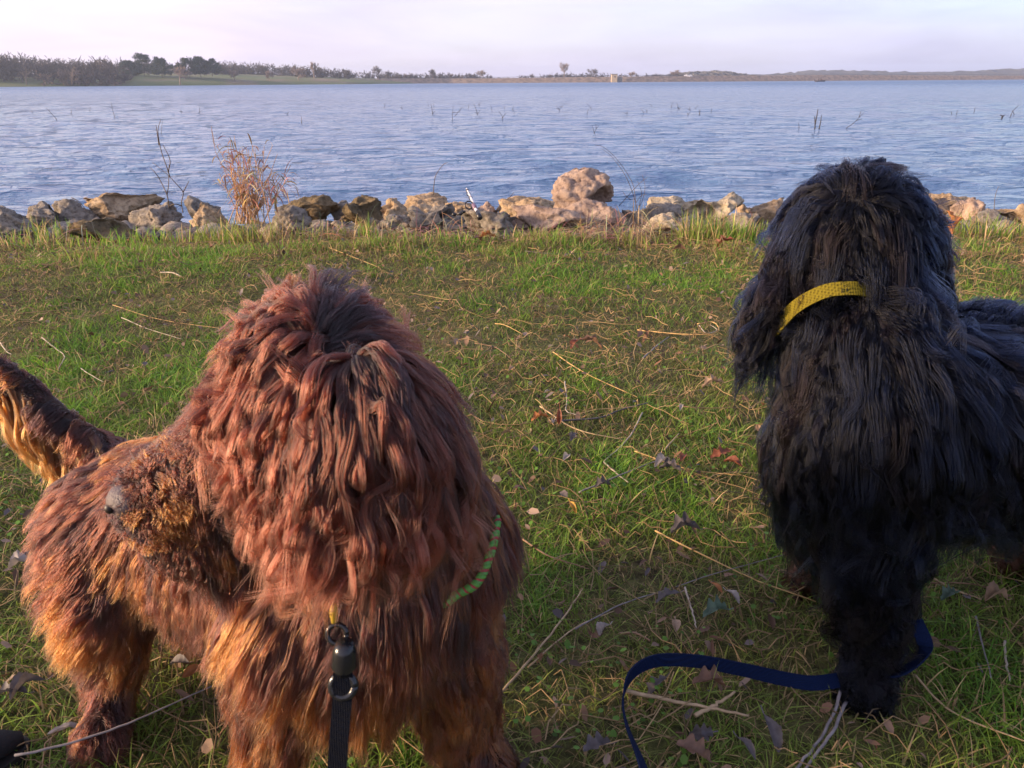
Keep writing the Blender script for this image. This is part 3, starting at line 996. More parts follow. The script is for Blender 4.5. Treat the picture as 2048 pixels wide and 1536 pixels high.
    am = frizz * rg.uniform(.2, 1.4, n_hairs) * np.where(st, 2.5, 1)
    X += (np.sin(f3[:, None] + t[None] * f2[:, None]) * (t ** .9)[None] * am[:, None])[..., None] * f1[:, None, :] * .6
    # length variation: shrink along the strand
    ln = rg.uniform(.65, 1.05, n_hairs)
    u = t[None] * ln[:, None] * (steps - 1)
    i0 = np.clip(u.astype(int), 0, steps - 2); fr_ = u - i0
    ii = np.arange(n_hairs)[:, None]
    X = X[ii, i0] * (1 - fr_[..., None]) + X[ii, i0 + 1] * fr_[..., None]
    cu = bpy.data.hair_curves.new(name)
    cu.add_curves([steps] * n_hairs)
    rp = np.array(root.location)
    cu.attributes['position'].data.foreach_set('vector', (X - rp).astype(np.float32).ravel())
    ra = cu.attributes.get('radius') or cu.attributes.new('radius', 'FLOAT', 'POINT')
    rad = radius * rg.uniform(.7, 1.3, n_hairs)[:, None] * np.clip(1.15 - t ** 2 * .95, .15, 1)[None]
    ra.data.foreach_set('value', rad.astype(np.float32).ravel())
    tn = cu.attributes.new('tint', 'FLOAT_COLOR', 'CURVE')
    gr = np.clip((rg.random(n_guides) * .35 + rg.random(n_guides)[pi] * .65 - .5) * 1.35 + .5, 0, 1)
    col = tintfn(C, gr[g1], rg.random(n_hairs), X[:, -1])
    tn.data.foreach_set('color', np.concatenate([col, np.ones((n_hairs, 1))], 1).astype(np.float32).ravel())
    o = bpy.data.objects.new(name, cu); COL.objects.link(o); o.parent = root
    cu.materials.append(mat_)
    return o

def B(px, py, D, r): return (at(px, py, D), r)

# ---------------------------------------------------------------- brown dog
def brown_dog():
    root = empty('dog', Vector((at(450, 1450, .72).x, .72, 0)))
    tag(root, 'shaggy chocolate brown dog turning its head to the left', 'dog')
    chains = [
        [B(330, 1030, .82, .092), B(520, 1050, .76, .105), B(730, 1080, .69, .112), B(795, 1110, .66, .096)],   # torso
        [B(660, 860, .58, .064), B(735, 960, .63, .072), B(780, 1060, .66, .088)],                                # neck
        [B(650, 830, .560, .066), B(575, 870, .560, .054)],
        [B(520, 900, .575, .048), B(410, 950, .56, .041), B(315, 1000, .55, .033)],                                # muzzle
        [B(500, 990, .575, .036), B(400, 1060, .56, .030), B(325, 1070, .555, .020)],                             # jaw
        [B(770, 1150, .62, .075), B(710, 1290, .595, .058)],                                                         # chest
        [B(600, 1240, .60, .062), B(560, 1420, .585, .030), B(530, 1560, .58, .024), B(510, 1680, .565, .032)],    # near front leg
        [B(880, 1260, .66, .060), B(920, 1400, .67, .036), B(945, 1490, .675, .027), B(965, 1530, .655, .034)],    # other front leg
        [B(250, 1060, .79, .075), B(215, 1200, .74, .044), B(235, 1330, .77, .026), B(215, 1430, .735, .020), B(200, 1480, .70, .030)],  # hind
        [B(400, 1090, .90, .065), B(415, 1200, .90, .042), B(440, 1260, .93, .028), B(430, 1300, .90, .026)],      # far hind
        [B(230, 930, .87, .032), B(140, 862, .87, .020), B(70, 792, .87, .016), B(0, 735, .87, .014), B(-60, 700, .88, .010)],      # tail
    ]
    ear_rot = Matrix.Rotation(R(8), 3, 'Y')
    blobs = [
        (at(735, 850, .500), .046, (1.0, .30, 1.3), None),     # ear flap
        (at(735, 945, .475), .044, (1.0, .32, 1.25), None),
        (at(440, 830, .548), .018),                             # brow
        (at(625, 735, .56), .046),
    ]
    me = body_mesh('body', chains, blobs)
    surf = Surf(me)
    M_skin = simple('brown_skin', (.030, .014, .009), .9, nscale=30)
    fur_arrows = [
        # px,py,dx,dy,len,lift
        (610, 640, 0, -1, .055, .75), (650, 660, .25, -1, .06, .75), (560, 660, -.6, -.6, .05, .6), (690, 680, .8, -.5, .06, .55),
        (740, 690, 1, -.1, .06, .5), (800, 730, 1, .25, .065, .45), (840, 790, 1, .4, .065, .45), (880, 860, 1, .3, .085, .5), (900, 800, 1, .1, .075, .55),
        (520, 700, -1, .35, .055, .4), (470, 760, -.8, .8, .05, .35), (500, 830, -.2, 1, .05, .3), (540, 760, -.5, 1, .055, .3),
        (440, 800, -.7, .5, .03, .5), (420, 850, -.5, .8, .022, .4),
        (600, 800, -.15, 1, .07, .25), (660, 780, 0, 1, .08, .2), (720, 770, .1, 1, .10, .18), (560, 920, -.2, 1, .06, .25),
        (640, 900, -.2, 1, .085, .2), (700, 900, -.15, 1, .09, .2), (760, 900, .1, 1, .10, .2), (820, 900, .4, 1, .08, .3),
        (690, 1000, -.45, 1, .075, .3), (740, 1040, -.3, 1, .07, .35), (800, 1000, .1, 1, .08, .3), (620, 1000, -.35, 1, .08, .25),
        (860, 980, .5, 1, .08, .35), (930, 950, 1, .15, .10, .5), (980, 960, 1, .1, .09, .5), (980, 1040, 1, .6, .055, .4), (990, 1120, .5, 1, .04, .4),
        (340, 930, .3, -.5, .026, .45), (300, 960, .2, -.4, .02, .4), (390, 900, .2, -.6, .03, .45), (440, 900, -.1, .8, .014, .3),
        (340, 1010, .4, .8, .026, .4), (400, 980, .5, .8, .028, .3), (330, 1060, .1, 1, .04, .4), (400, 1080, .2, 1, .055, .3), (470, 1060, .1, 1, .06, .3),
        (560, 1180, -.2, 1, .06, .3), (650, 1180, -.2, 1, .06, .3), (780, 1230, 0, 1, .06, .3), (880, 1200, .2, 1, .055, .3), (980, 1250, .4, 1, .03, .3),
        (600, 1280, -.5, .9, .055, .35), (540, 1340, -.6, .8, .055, .4), (650, 1380, -.3, 1, .055, .35), (500, 1450, -.6, 1, .06, .4), (580, 1500, -.3, 1, .06, .4),
        (860, 1380, .1, 1, .05, .35), (960, 1420, .3, 1, .04, .4),
        (330, 860, -.7, -.1, .045, .55), (420, 820, -.6, -.3, .045, .55), (250, 920, -.8, .3, .045, .5), (180, 960, -.8, .5, .045, .5),
        (300, 1000, -.6, .6, .045, .45), (160, 1080, -.9, .5, .045, .5), (260, 1120, -.5, .8, .045, .45), (350, 1120, -.3, 1, .045, .4),
        (180, 1220, -.8, .6, .045, .45), (270, 1250, -.3, 1, .045, .4), (200, 1340, -.7, .6, .040, .45), (250, 1400, -.2, 1, .035, .4), (210, 1460, -.1, 1, .02, .35),
        (400, 1220, -.4, .9, .045, .45), (430, 1290, -.4, .8, .03, .4), (480, 1150, -.1, 1, .05, .35),
        (140, 870, -.2, 1, .03, .3), (100, 840, -.3, .8, .022, .3), (60, 800, -.3, .8, .022, .3), (10, 755, -.3, .8, .022, .3), (60, 770, -.6, -.3, .016, .4), (110, 820, -.6, -.4, .02, .4), (-30, 730, -.4, .8, .022, .3), (0, 705, -.8, .1, .015, .4),
        (1000, 880, .7, .7, .04, .4), (1000, 1200, .4, 1, .03, .3), (1010, 1060, .5, 1, .03, .3),
    ]
    EAR = np.array(at(690, 880, .52)); MUZ = np.array(at(360, 900, .55)); CHEST = np.array(at(600, 1270, .54))
    def tint(P, g, r, tip):
        g = g[:, None]; r = r[:, None]
        dark = np.array([[.012, .0055, .007]]); mid = np.array([[.050, .013, .008]]); gold = np.array([[.19, .062, .013]])
        g = .5 + (g - .5) * np.where(P[:, 2:3] < .40, .55, 1.0)
        ch = np.exp(-((P - CHEST) ** 2).sum(1) / (2 * .07 ** 2))[:, None]  # sunlit chest and upper leg: warm light put into the fur colour
        mz = np.exp(-((P - MUZ) ** 2).sum(1) / (2 * .03 ** 2))[:, None]
        n = npnoise(P, 8, 3)[:, None] * .22
        low = np.clip(.36 - P[:, 2:3], -.1, .22) * .7  # lower fur tinted more golden, low sun worked into the colour
        hd = np.exp(-((P - EAR) ** 2).sum(1) / (2 * .075 ** 2))[:, None]  # darkens the coat round the ear: painted shade between the locks
        v = g + n + low + (r - .5) * .25 - .40 * hd + .10 * mz + .20 * ch
        a = np.clip((v - .22) / .28, 0, 1); b = np.clip((v - .60) / .3, 0, 1) * .8
        c = dark * (1 - a) + mid * a
        return c * (1 - b) + gold * b
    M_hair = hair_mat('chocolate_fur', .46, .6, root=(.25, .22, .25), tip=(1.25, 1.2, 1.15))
    body = child('body', me, M_skin, root, True)
    def dens(c):
        pr = np.array([(CMi @ Vector(x))[:] for x in c])
        inview = (np.abs(pr[:, 0] / -pr[:, 2]) < .80) & (np.abs(pr[:, 1] / -pr[:, 2]) < .62)
        d = np.linalg.norm(c - np.array([0, 0, H]), axis=1)
        return np.where(inview, 1.0, .45) * np.clip(.8 / d, .6, 1.3) ** 1.5
    nose = at(272, 1000, .548)
    def extra(Pg, L):
        dn = np.linalg.norm(Pg - np.array(nose), axis=1)
        L = L * np.where(Pg[:, 2] < .40, 1.35, 1.0)
        return L * np.clip((dn - .012) / .075, .14, 1)
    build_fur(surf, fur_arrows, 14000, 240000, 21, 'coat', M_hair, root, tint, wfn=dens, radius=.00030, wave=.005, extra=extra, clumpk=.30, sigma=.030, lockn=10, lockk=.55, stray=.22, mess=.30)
    def near(pxs, rad):
        pts_ = []
        for a_, b_ in pxs:
            h_ = surf.tree.ray_cast(Vector((0, 0, H)), ray(a_, b_).normalized())
            if h_[0] is not None: pts_.append(h_[0])
        pts_ = np.array(pts_)
        return lambda c: (np.sqrt(((c[:, None] - pts_[None]) ** 2).sum(-1)).min(1) < rad).astype(float) + 1e-9
    def lowtail(pxs, rad):
        f0 = near(pxs, rad)
        ln_ = np.array(sorted([tuple(at(a_, b_ + 2, .87)) for a_, b_ in pxs]))
        return lambda c: f0(c) * (c[:, 2] < np.interp(c[:, 0], ln_[:, 0], ln_[:, 2])) + 1e-9
    def tint2(P, g, r, tip):
        c = np.array([[.078, .020, .012]]) * (.25 + 1.2 * g[:, None]) + np.array([[.05, .016, .004]]) * (P[:, 2:3] < .5)
        return c * (.85 + .3 * r[:, None])
    head_arrows = [(600, 640, -.5, -.8, .05, .5), (680, 660, .6, -.6, .055, .5), (540, 690, -.9, .4, .08, .35), (480, 740, -.8, .9, .07, .3), (520, 800, -.2, 1, .08, .3), (580, 760, -.3, 1, .11, .25),
                   (640, 760, .15, 1, .13, .22), (700, 780, .3, 1, .15, .22), (760, 780, .6, 1, .15, .25), (820, 800, .9, .7, .13, .35), (870, 840, 1, .4, .12, .45), (900, 900, 1, .3, .11, .45),
                   (600, 900, -.2, 1, .12, .25), (660, 950, -.5, 1, .09, .3), (740, 950, -.6, 1, .10, .3), (800, 950, .2, 1, .09, .35), (560, 1050, -.4, 1, .09, .3)]
    build_fur(surf, head_arrows, 480, 20000, 23, 'ear_locks', M_hair, root, tint2, wfn=near([(600, 640), (680, 660), (560, 700), (520, 740), (620, 740), (680, 750), (740, 740), (800, 780), (850, 820), (640, 820), (720, 830), (790, 850), (560, 800), (880, 880), (680, 900), (600, 900)], .028),
              radius=.00026, wave=.024, clumpk=.80, sigma=.03, steps=18, lockn=3, lockk=.35, frizz=.0022, stray=.16, lay=.012, mess=.34)
    def tint3(P, g, r, tip):
        return np.array([[.22, .085, .022]]) * (.4 + .8 * g[:, None])
    build_fur(surf, [(60, 820, -.1, 1, .12, .1), (120, 880, -.1, 1, .12, .1), (0, 770, 0, 1, .13, .1)], 240, 9000, 24, 'tail_feathers', M_hair, root, tint3,
              wfn=lowtail([(0, 732), (40, 762), (70, 788), (105, 825), (140, 862), (-40, 712)], .026), radius=.00034, wave=.018, clumpk=.78, sigma=.2, steps=14, lockn=3, lockk=.3, stray=.15, lay=.004)
    # nose
    bm = bmesh.new()
    bmesh.ops.create_uvsphere(bm, u_segments=32, v_segments=24, radius=1)
    for v in bm.verts:
        p = v.co
        # nostril dents towards -x
        for sy in (-1, 1):
            q = (p - Vector((-.80, sy * .45, -.20))).length
            if q < .32: v.co += Vector((.35, 0, .0)) * (1 - q / .32)
    bmesh.ops.transform(bm, matrix=Matrix.Translation(at(261, 998, .534)) @ Matrix.Rotation(R(28), 4, 'Z') @ Matrix.Diagonal((.0175, .017, .0150, 1)), verts=bm.verts)
    nose_ob = child('nose', bm_mesh('nose', bm), simple('liver_nose', (.085, .062, .068), .36, nscale=420, var=.3, bump=.0016), root, True)
    nc = at(261, 998, .534)
    for dy in (-.010, .004):
        b2 = bmesh.new(); bmesh.ops.create_uvsphere(b2, u_segments=14, v_segments=10, radius=1)
        bmesh.ops.transform(b2, matrix=Matrix.Translation(nc - Vector(root.location) + Vector((-.0125, dy, -.003))) @ Matrix.Diagonal((.0038, .0032, .0042, 1)), verts=b2.verts)
        link('nostril', bm_mesh('nostril', b2), simple('nostril_dark', (.012, .006, .006), .5), nose_ob, True)
    # eye, deep under the brow hair
    bm = bmesh.new(); bmesh.ops.create_uvsphere(bm, u_segments=24, v_segments=16, radius=.0095)
    bmesh.ops.translate(bm, vec=at(452, 880, .543), verts=bm.verts)
    child('eye', bm_mesh('eye', bm), simple('dark_eye', (.02, .01, .006), .08), root, True)
    return root, surf
brown, surf_b = brown_dog()

# ---------------------------------------------------------------- black dog
def black_dog():
    root = empty('dog', Vector((at(1800, 1380, .86).x, .88, 0)))
    tag(root, 'long haired black dog looking away over the lake', 'dog')
    chains = [
        [B(1765, 850, .87, .115), B(1900, 850, .89, .118), B(2100, 850, .93, .112), B(2330, 860, .96, .105)],
        [B(1705, 520, .97, .075), B(1715, 640, .93, .078), B(1750, 760, .89, .095)],
        [B(1705, 480, .98, .080), B(1700, 500, 1.03, .070)],
        [B(1695, 520, 1.07, .045), B(1685, 540, 1.14, .034)],
        [B(1740, 960, .85, .072), B(1745, 1120, .82, .045), B(1745, 1260, .80, .032), B(1740, 1340, .795, .028), B(1725, 1375, .775, .034)],
        [B(1680, 920, .95, .065), B(1660, 1040, .98, .042), B(1650, 1120, 1.0, .030), B(1610, 1165, 1.01, .030)],
        [B(2200, 950, 1.03, .07), B(2110, 1030, 1.06, .045), B(2100, 1080, 1.10, .028), B(2020, 1105, 1.07, .03)],
        [B(2330, 980, .90, .075), B(2330, 1150, .86, .05), B(2400, 1250, .92, .03), B(2340, 1330, .84, .03)],
        [B(2330, 760, 1.0, .03), B(2380, 640, 1.02, .022), B(2330, 560, 1.03, .016)],
    ]
    blobs = [(at(1585, 530, .965), .046, (.38, .8, 1.2), Matrix.Rotation(R(14), 3, 'Y')),
             (at(1545, 610, .955), .042, (.45, .8, 1.2), Matrix.Rotation(R(22), 3, 'Y')),
             (at(1838, 520, .985), .050, (.36, .8, 1.3), Matrix.Rotation(R(-6), 3, 'Y')),
             (at(1960, 700, .97), .055)]
    me = body_mesh('body', chains, blobs)
    surf = Surf(me)
    ar = [
        (1690, 380, -.1, -1, .055, 1.0), (1705, 376, .05, -1, .055, 1.0), (1725, 376, .3, -1, .05, 1.0), (1650, 400, -.8, .3, .05, .4), (1760, 400, .6, .3, .05, .45), (1600, 440, -.7, .7, .07, .3),
        (1570, 500, -.4, 1, .08, .25), (1640, 470, -.5, .9, .08, .2), (1700, 450, -.05, 1, .08, .2), (1760, 460, .2, 1, .08, .2),
        (1820, 450, .5, 1, .07, .3), (1860, 520, .1, 1, .08, .3), (1540, 580, -.6, 1, .08, .25), (1510, 650, -.35, 1, .08, .3),
        (1570, 640, -.3, 1, .07, .25), (1650, 560, -.5, .8, .07, .2), (1720, 560, .2, 1, .06, .2), (1790, 560, .4, 1, .06, .2),
        (1700, 640, .1, 1, .06, .2), (1640, 720, -.5, 1, .09, .22), (1580, 780, -.5, 1, .13, .4), (1720, 720, -.15, 1, .09, .2), (1800, 680, .5, .9, .09, .22),
        (1880, 680, .9, .5, .08, .3), (1960, 640, .6, -.5, .05, .6), (2040, 640, .8, -.2, .05, .55), (1960, 760, .7, .9, .10, .2), (1800, 800, .1, 1, .10, .18), (1880, 850, .3, 1, .10, .18),
        (1980, 880, .35, 1, .10, .2), (1700, 850, -.2, 1, .10, .2), (1600, 880, -.25, 1, .13, .38), (1585, 960, -.15, 1, .12, .4), (1650, 980, 0, 1, .09, .25),
        (1740, 980, .1, 1, .08, .2), (1850, 980, .2, 1, .06, .2), (1960, 1000, .1, 1, .05, .25), (1700, 1120, -.05, 1, .06, .25), (1780, 1120, .15, 1, .06, .25),
        (1700, 1230, -.1, 1, .055, .28), (1780, 1240, .15, 1, .055, .28), (1740, 1320, 0, 1, .045, .28), (1730, 1370, 0, .9, .02, .35),
        (1640, 1060, -.2, 1, .06, .3), (1630, 1140, -.5, 1, .035, .35), (1610, 1165, -.6, .8, .03, .3), (2030, 1100, -.3, 1, .035, .3),
    ]
    def tint(P, g, r, tip):
        base = np.array([.003, .0038, .008])[None] * (.5 + 1.0 * r[:, None])  # black fur tinted blue, skylight included in the colour
        br = np.array([.040, .018, .012])[None]
        n = npnoise(P, 8, 6)[:, None]
        k = np.clip((g[:, None] - .7) * 2.2 + n * .25, 0, 1) * .18
        leg = np.clip((P[:, 1:2] - .92) * 14, 0, 1) * np.clip((.2 - P[:, 2:3]) * 12, 0, 1) * 1.0
        k = np.maximum(k, leg)
        return base * (1 - k) + br * k * (1 + 1.2 * leg)
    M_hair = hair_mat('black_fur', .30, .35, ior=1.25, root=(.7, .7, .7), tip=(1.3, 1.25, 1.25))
    child('body', me, simple('black_skin', (.008, .008, .010), .9, nscale=30), root, True)
    def dens(c):
        pr = np.array([(CMi @ Vector(x))[:] for x in c])
        inview = (np.abs(pr[:, 0] / -pr[:, 2]) < .76) & (np.abs(pr[:, 1] / -pr[:, 2]) < .62)
        return np.where(inview, 1.0, .35)
    line = []
    for (a_, b_) in [(1545, 690), (1560, 662), (1590, 636), (1615, 618), (1640, 603), (1670, 592), (1700, 586), (1725, 584)]:
        hh_ = surf.tree.ray_cast(Vector((0, 0, H)), ray(a_, b_).normalized())
        if hh_[0] is not None: line.append(hh_[0])
    line = np.array(line)
    def extra(Pg, L):
        d_ = np.sqrt(((Pg[:, None] - line[None]) ** 2).sum(-1)).min(1)
        above = Pg[:, 2] > np.interp(Pg[:, 0], line[:, 0], line[:, 2])
        return L * np.where(above, np.clip((d_ - .008) / .05, .15, 1), np.clip((d_ - .002) / .02, .2, 1))
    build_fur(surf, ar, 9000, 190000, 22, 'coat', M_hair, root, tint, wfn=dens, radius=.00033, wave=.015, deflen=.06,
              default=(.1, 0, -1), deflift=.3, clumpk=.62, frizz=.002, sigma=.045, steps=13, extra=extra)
    def tint2(P, g, r, tip):
        c = np.where(g[:, None] < .68, np.array([[.005, .0075, .018]]), np.array([[.008, .006, .008]]))  # most locks coloured blue as painted sky highlights
        return c * (.5 + 1.0 * r[:, None])
    def wf(c):
        pr = np.array([(CMi @ Vector(x))[:] for x in c])
        return ((np.abs(pr[:, 0] / -pr[:, 2]) < .76) & (c[:, 2] > .10) & (c[:, 1] < 1.06)).astype(float) + 1e-9
    ar2 = [(a, b, dx + .12 * math.sin(a * .05), dy, L * 1.35, lf * 1.1) for (a, b, dx, dy, L, lf) in ar]
    def extra2(Pg, L): return extra(Pg, L)
    build_fur(surf, ar2, 520, 19000, 25, 'outer_locks', M_hair, root, tint2, wfn=wf, radius=.00032, wave=.026, deflen=.08, default=(-.1, 0, -1), deflift=.3,
              clumpk=.9, sigma=.045, steps=18, lockn=3, lockk=.3, frizz=.002, stray=.10, lay=.012, extra=extra2)
    bm = bmesh.new(); bmesh.ops.create_uvsphere(bm, u_segments=20, v_segments=14, radius=1)
    bmesh.ops.transform(bm, matrix=Matrix.Translation(at(1683, 545, 1.175)) @ Matrix.Diagonal((.016, .013, .013, 1)), verts=bm.verts)
    child('nose', bm_mesh('nose', bm), simple('black_nose', (.01, .01, .01), .35), root, True)
    return root, surf
black, surf_k = black_dog()

# ------------------------------------------------------------------ collars and leashes
def ribbon(pts, normals, width, thick, m_name=None):
    """flat strap following pts; width runs along cross(tangent, normal)"""
    V = []; Fc = []
    n = len(pts)
    for i in range(n):
        t = (pts[min(i + 1, n - 1)] - pts[max(i - 1, 0)]).normalized()
        nn = normals[i] - t * normals[i].dot(t); nn.normalize()
        w = t.cross(nn)
        for a, b in ((-1, -1), (1, -1), (1, 1), (-1, 1)):
            V.append(pts[i] + w * (a * width / 2) + nn * (b * thick / 2))
    for i in range(n - 1):
        for s in range(4):
            s2 = (s + 1) % 4
            Fc.append((i * 4 + s, i * 4 + s2, i * 4 + 4 + s2, i * 4 + 4 + s))
    Fc.append((3, 2, 1, 0)); Fc.append(tuple(4 * (n - 1) + k for k in range(4)))
    me = bpy.data.meshes.new('ribbon'); me.from_pydata([tuple(v) for v in V], [], Fc); me.update()
    return me

def weave_mat(name, c1, c2, scale):
    m, t, out = mat(name)
    b = N(t, 'ShaderNodeBsdfPrincipled'); b.inputs['Roughness'].default_value = .85; b.inputs['Specular IOR Level'].default_value = .15
    vo = N(t, 'ShaderNodeTexVoronoi'); vo.inputs['Scale'].default_value = scale; vo.inputs['Randomness'].default_value = .15
    cc = N(t, 'ShaderNodeTexCoord'); t.links.new(cc.outputs['Object'], vo.inputs['Vector'])
    t.links.new(ramp(t, vo.outputs['Distance'], [(.15, c1), (.6, c2)]), b.inputs['Base Color'])
    bp = N(t, 'ShaderNodeBump'); bp.inputs['Distance'].default_value = .0012; bp.invert = True
    t.links.new(vo.outputs['Distance'], bp.inputs['Height']); t.links.new(bp.outputs[0], b.inputs['Normal'])
    t.links.new(b.outputs[0], out.inputs[0])
    return m

def loop_on(surf, center, axis_pts, off, n=90, rr_=.3):
    pass

def neck_loop(surf, c, axis, off, n=96):
    """closed loop around a neck: rays from centre outward in the plane normal to axis, hit surface from outside"""
    axis = axis.normalized(); u = axis.orthogonal().normalized(); v = axis.cross(u)
    out = []; nm = []
    for k in range(n):
        th = 2 * math.pi * k / n
        d = u * math.cos(th) + v * math.sin(th)
        h = surf.tree.ray_cast(c + d * .22, -d)
        r = (h[0] - c).length if h[0] is not None else .08
        out.append(min(r, .115)); nm.append(d)
    out = np.array(out)
    for _ in range(6): out = (np.roll(out, 1) + out * 2 + np.roll(out, -1)) / 4
    pts = [c + nm[k] * (out[k] + off) for k in range(n)]
    return pts + pts[:2], nm + nm[:2]

# yellow mesh collar on the black dog
COLLAR_K = [(1538, 700), (1550, 672), (1580, 640), (1615, 615), (1660, 593), (1700, 584), (1735, 582), (1752, 584)]
def on_surf(surf, px, py, off):
    h = surf.tree.ray_cast(Vector((0, 0, H)), ray(px, py).normalized())
    if h[0] is None: return None
    return h[0] + h[1] * off, h[1]
cv = [on_surf(surf_k, a, b, o_) for (a, b), o_ in zip(COLLAR_K, (.026, .024, .023, .022, .021, .016, .002, -.012))]
vis = [c for c in cv if c]
last = vis[-1][0]; first = vis[0][0]
cc_ = at(1700, 650, .94)
back = [last + Vector((.035, .05, -.005)), cc_ + Vector((.07, .09, -.03)), cc_ + Vector((0, .12, -.06)), first + Vector((-.002, .10, -.035)), first + Vector((-.012, .04, -.02))]
P_ = [c[0] for c in vis] + back + [first]
pts = spline(P_, 140)
ctr = sum(P_, Vector()) / len(P_)
ax_ = Vector()
for k in range(len(P_) - 1): ax_ += (P_[k] - ctr).cross(P_[k + 1] - ctr)
ax_.normalize()
nm = []
for q in pts:
    d = q - ctr; d -= ax_ * d.dot(ax_) * .7; nm.append(d.normalized())
root = empty('dog_collar', ctr)
child('strap', ribbon(pts, nm, .0165, .0025), weave_mat('yellow_mesh_webbing', (.06, .046, .004), (.145, .118, .010), 330), root)
tag(root, 'yellow woven collar around the neck of the black dog', 'collar')

# red and green rope collar on the brown dog: two twisted strands
pc = at(790, 1050, .65)
g1 = at(958, 1030, .60); g2 = at(895, 1180, .55)
rc = []
for (a, b, o_) in [(985, 960, .010), (975, 1000, .004), (955, 1050, .022), (938, 1100, .028), (915, 1150, .026), (893, 1182, .012), (872, 1205, .006), (800, 1240, -.012), (720, 1250, -.012), (660, 1225, -.012), (600, 1160, -.015)]:
    q = on_surf(surf_b, a, b, o_)
    if q: rc.append(q[0])
cpts = spline(rc, 90)
def rope(pts, rad, turns, phase):
    out = []
    n = len(pts)
    for i, p in enumerate(pts):
        t = (pts[min(i + 1, n - 1)] - pts[max(i - 1, 0)]).normalized()
        a = t.cross(Vector((0, 0, 1))).normalized(); b = t.cross(a)
        th = turns * 2 * math.pi * i / n + phase
        out.append(p + (a * math.cos(th) + b * math.sin(th)) * rad)
    return out
root = empty('dog_collar', pc)
cp2 = spline(cpts, 400)
for k, (nm_, c) in enumerate((('green_cord', (.07, .24, .045)), ('red_cord', (.30, .02, .03)), ('green_cord', (.08, .27, .04)))):
    rp = rope(cp2, .0021, 26, k * 2.094)
    rad = .0023 if k != 1 else .0019
    child('cord', tube([(rp, [rad] * len(rp))], 6), simple(nm_, c, .6), root, True)
tag(root, 'green and red twisted rope collar on the brown dog', 'collar')

# leash of the brown dog: tag ring, snap clip, black strap
M_blackm = simple('black_metal', (.012, .013, .016), .22, .0)
M_strap = weave_mat('black_webbing', (.002, .003, .007), (.004, .006, .012), 600)
lp = [at(690, 1250, .455), at(692, 1300, .450), at(686, 1345, .445), at(682, 1400, .440), at(678, 1480, .43), at(672, 1570, .42), at(668, 1700, .38)]
root = empty('leash', lp[0])
def ring(c, R_, r, ax1, ax2, n=24):
    p = [c + (ax1 * math.cos(2 * math.pi * k / n) + ax2 * math.sin(2 * math.pi * k / n)) * R_ for k in range(n + 1)]
    return tube([(p, [r] * (n + 1))], 8)
X1 = Vector((1, 0, 0)); Z1 = (RAX @ Vector((0, 1, 0)))
child('ring', ring(at(674, 1268, .455), .007, .002, X1, Z1), M_blackm, root, True)
child('clip', tube([([at(690, 1283, .447), at(689, 1300, .446), at(688, 1330, .445), at(688, 1345, .445)], [.006, .0085, .0095, .006])], 14), M_blackm, root, True)
child('swivel', ring(at(686, 1372, .442), .0085, .003, X1, Z1), M_blackm, root, True)
sp = spline([at(686, 1345, .443), at(686, 1380, .440), at(682, 1430, .436), at(678, 1480, .43), at(672, 1570, .42), at(668, 1700, .38)], 40)
child('strap', ribbon(sp, [-ray(680, 1400).normalized()] * 40, .014, .0025), M_strap, root)
child('yellow_tag', tube([([at(669, 1205, .46), at(667, 1225, .458), at(668, 1245, .457)], [.002, .0035, .002])], 8), simple('yellow_rubber', (.45, .32, .03), .5), root, True)
tag(root, 'black leash with snap clip hanging from the brown dog\'s collar', 'leash')

# blue leash on the grass
M_blue = weave_mat('navy_webbing', (.001, .0045, .022), (.002, .010, .048), 700)
path = [(1315, 1640, .05), (1285, 1530, .06), (1256, 1455, .045), (1246, 1400, .04), (1262, 1350, .05), (1310, 1322, .055), (1390, 1322, .055), (1480, 1338, .05), (1560, 1356, .045),
        (1625, 1366, .04), (1690, 1358, .035), (1745, 1348, .045), (1800, 1345, .06), (1850, 1300, .09), (1830, 1240, .12)]
pp = spline([atz(a, b, z) for a, b, z in path], 130)
nmz = []
tw = np.interp(np.linspace(0, 1, 130), [0, .12, .22, .34, .5, .62, .70, .78, 1], [60, 40, -5, 10, 14, 35, 80, 120, 150])
for i in range(130):
    t = (pp[min(i + 1, 129)] - pp[max(i - 1, 0)]).normalized()
    up = Vector((0, 0, 1)); sd = t.cross(up).normalized()
    th = R(90 - tw[i] * .8)
    nmz.append(up * math.cos(th) + sd * math.sin(th))
me = ribbon(pp, nmz, .018, .0022)
o = link('leash', me, M_blue)
tag(o, 'dark blue flat leash looping over the grass to the black dog\'s paw', 'leash')

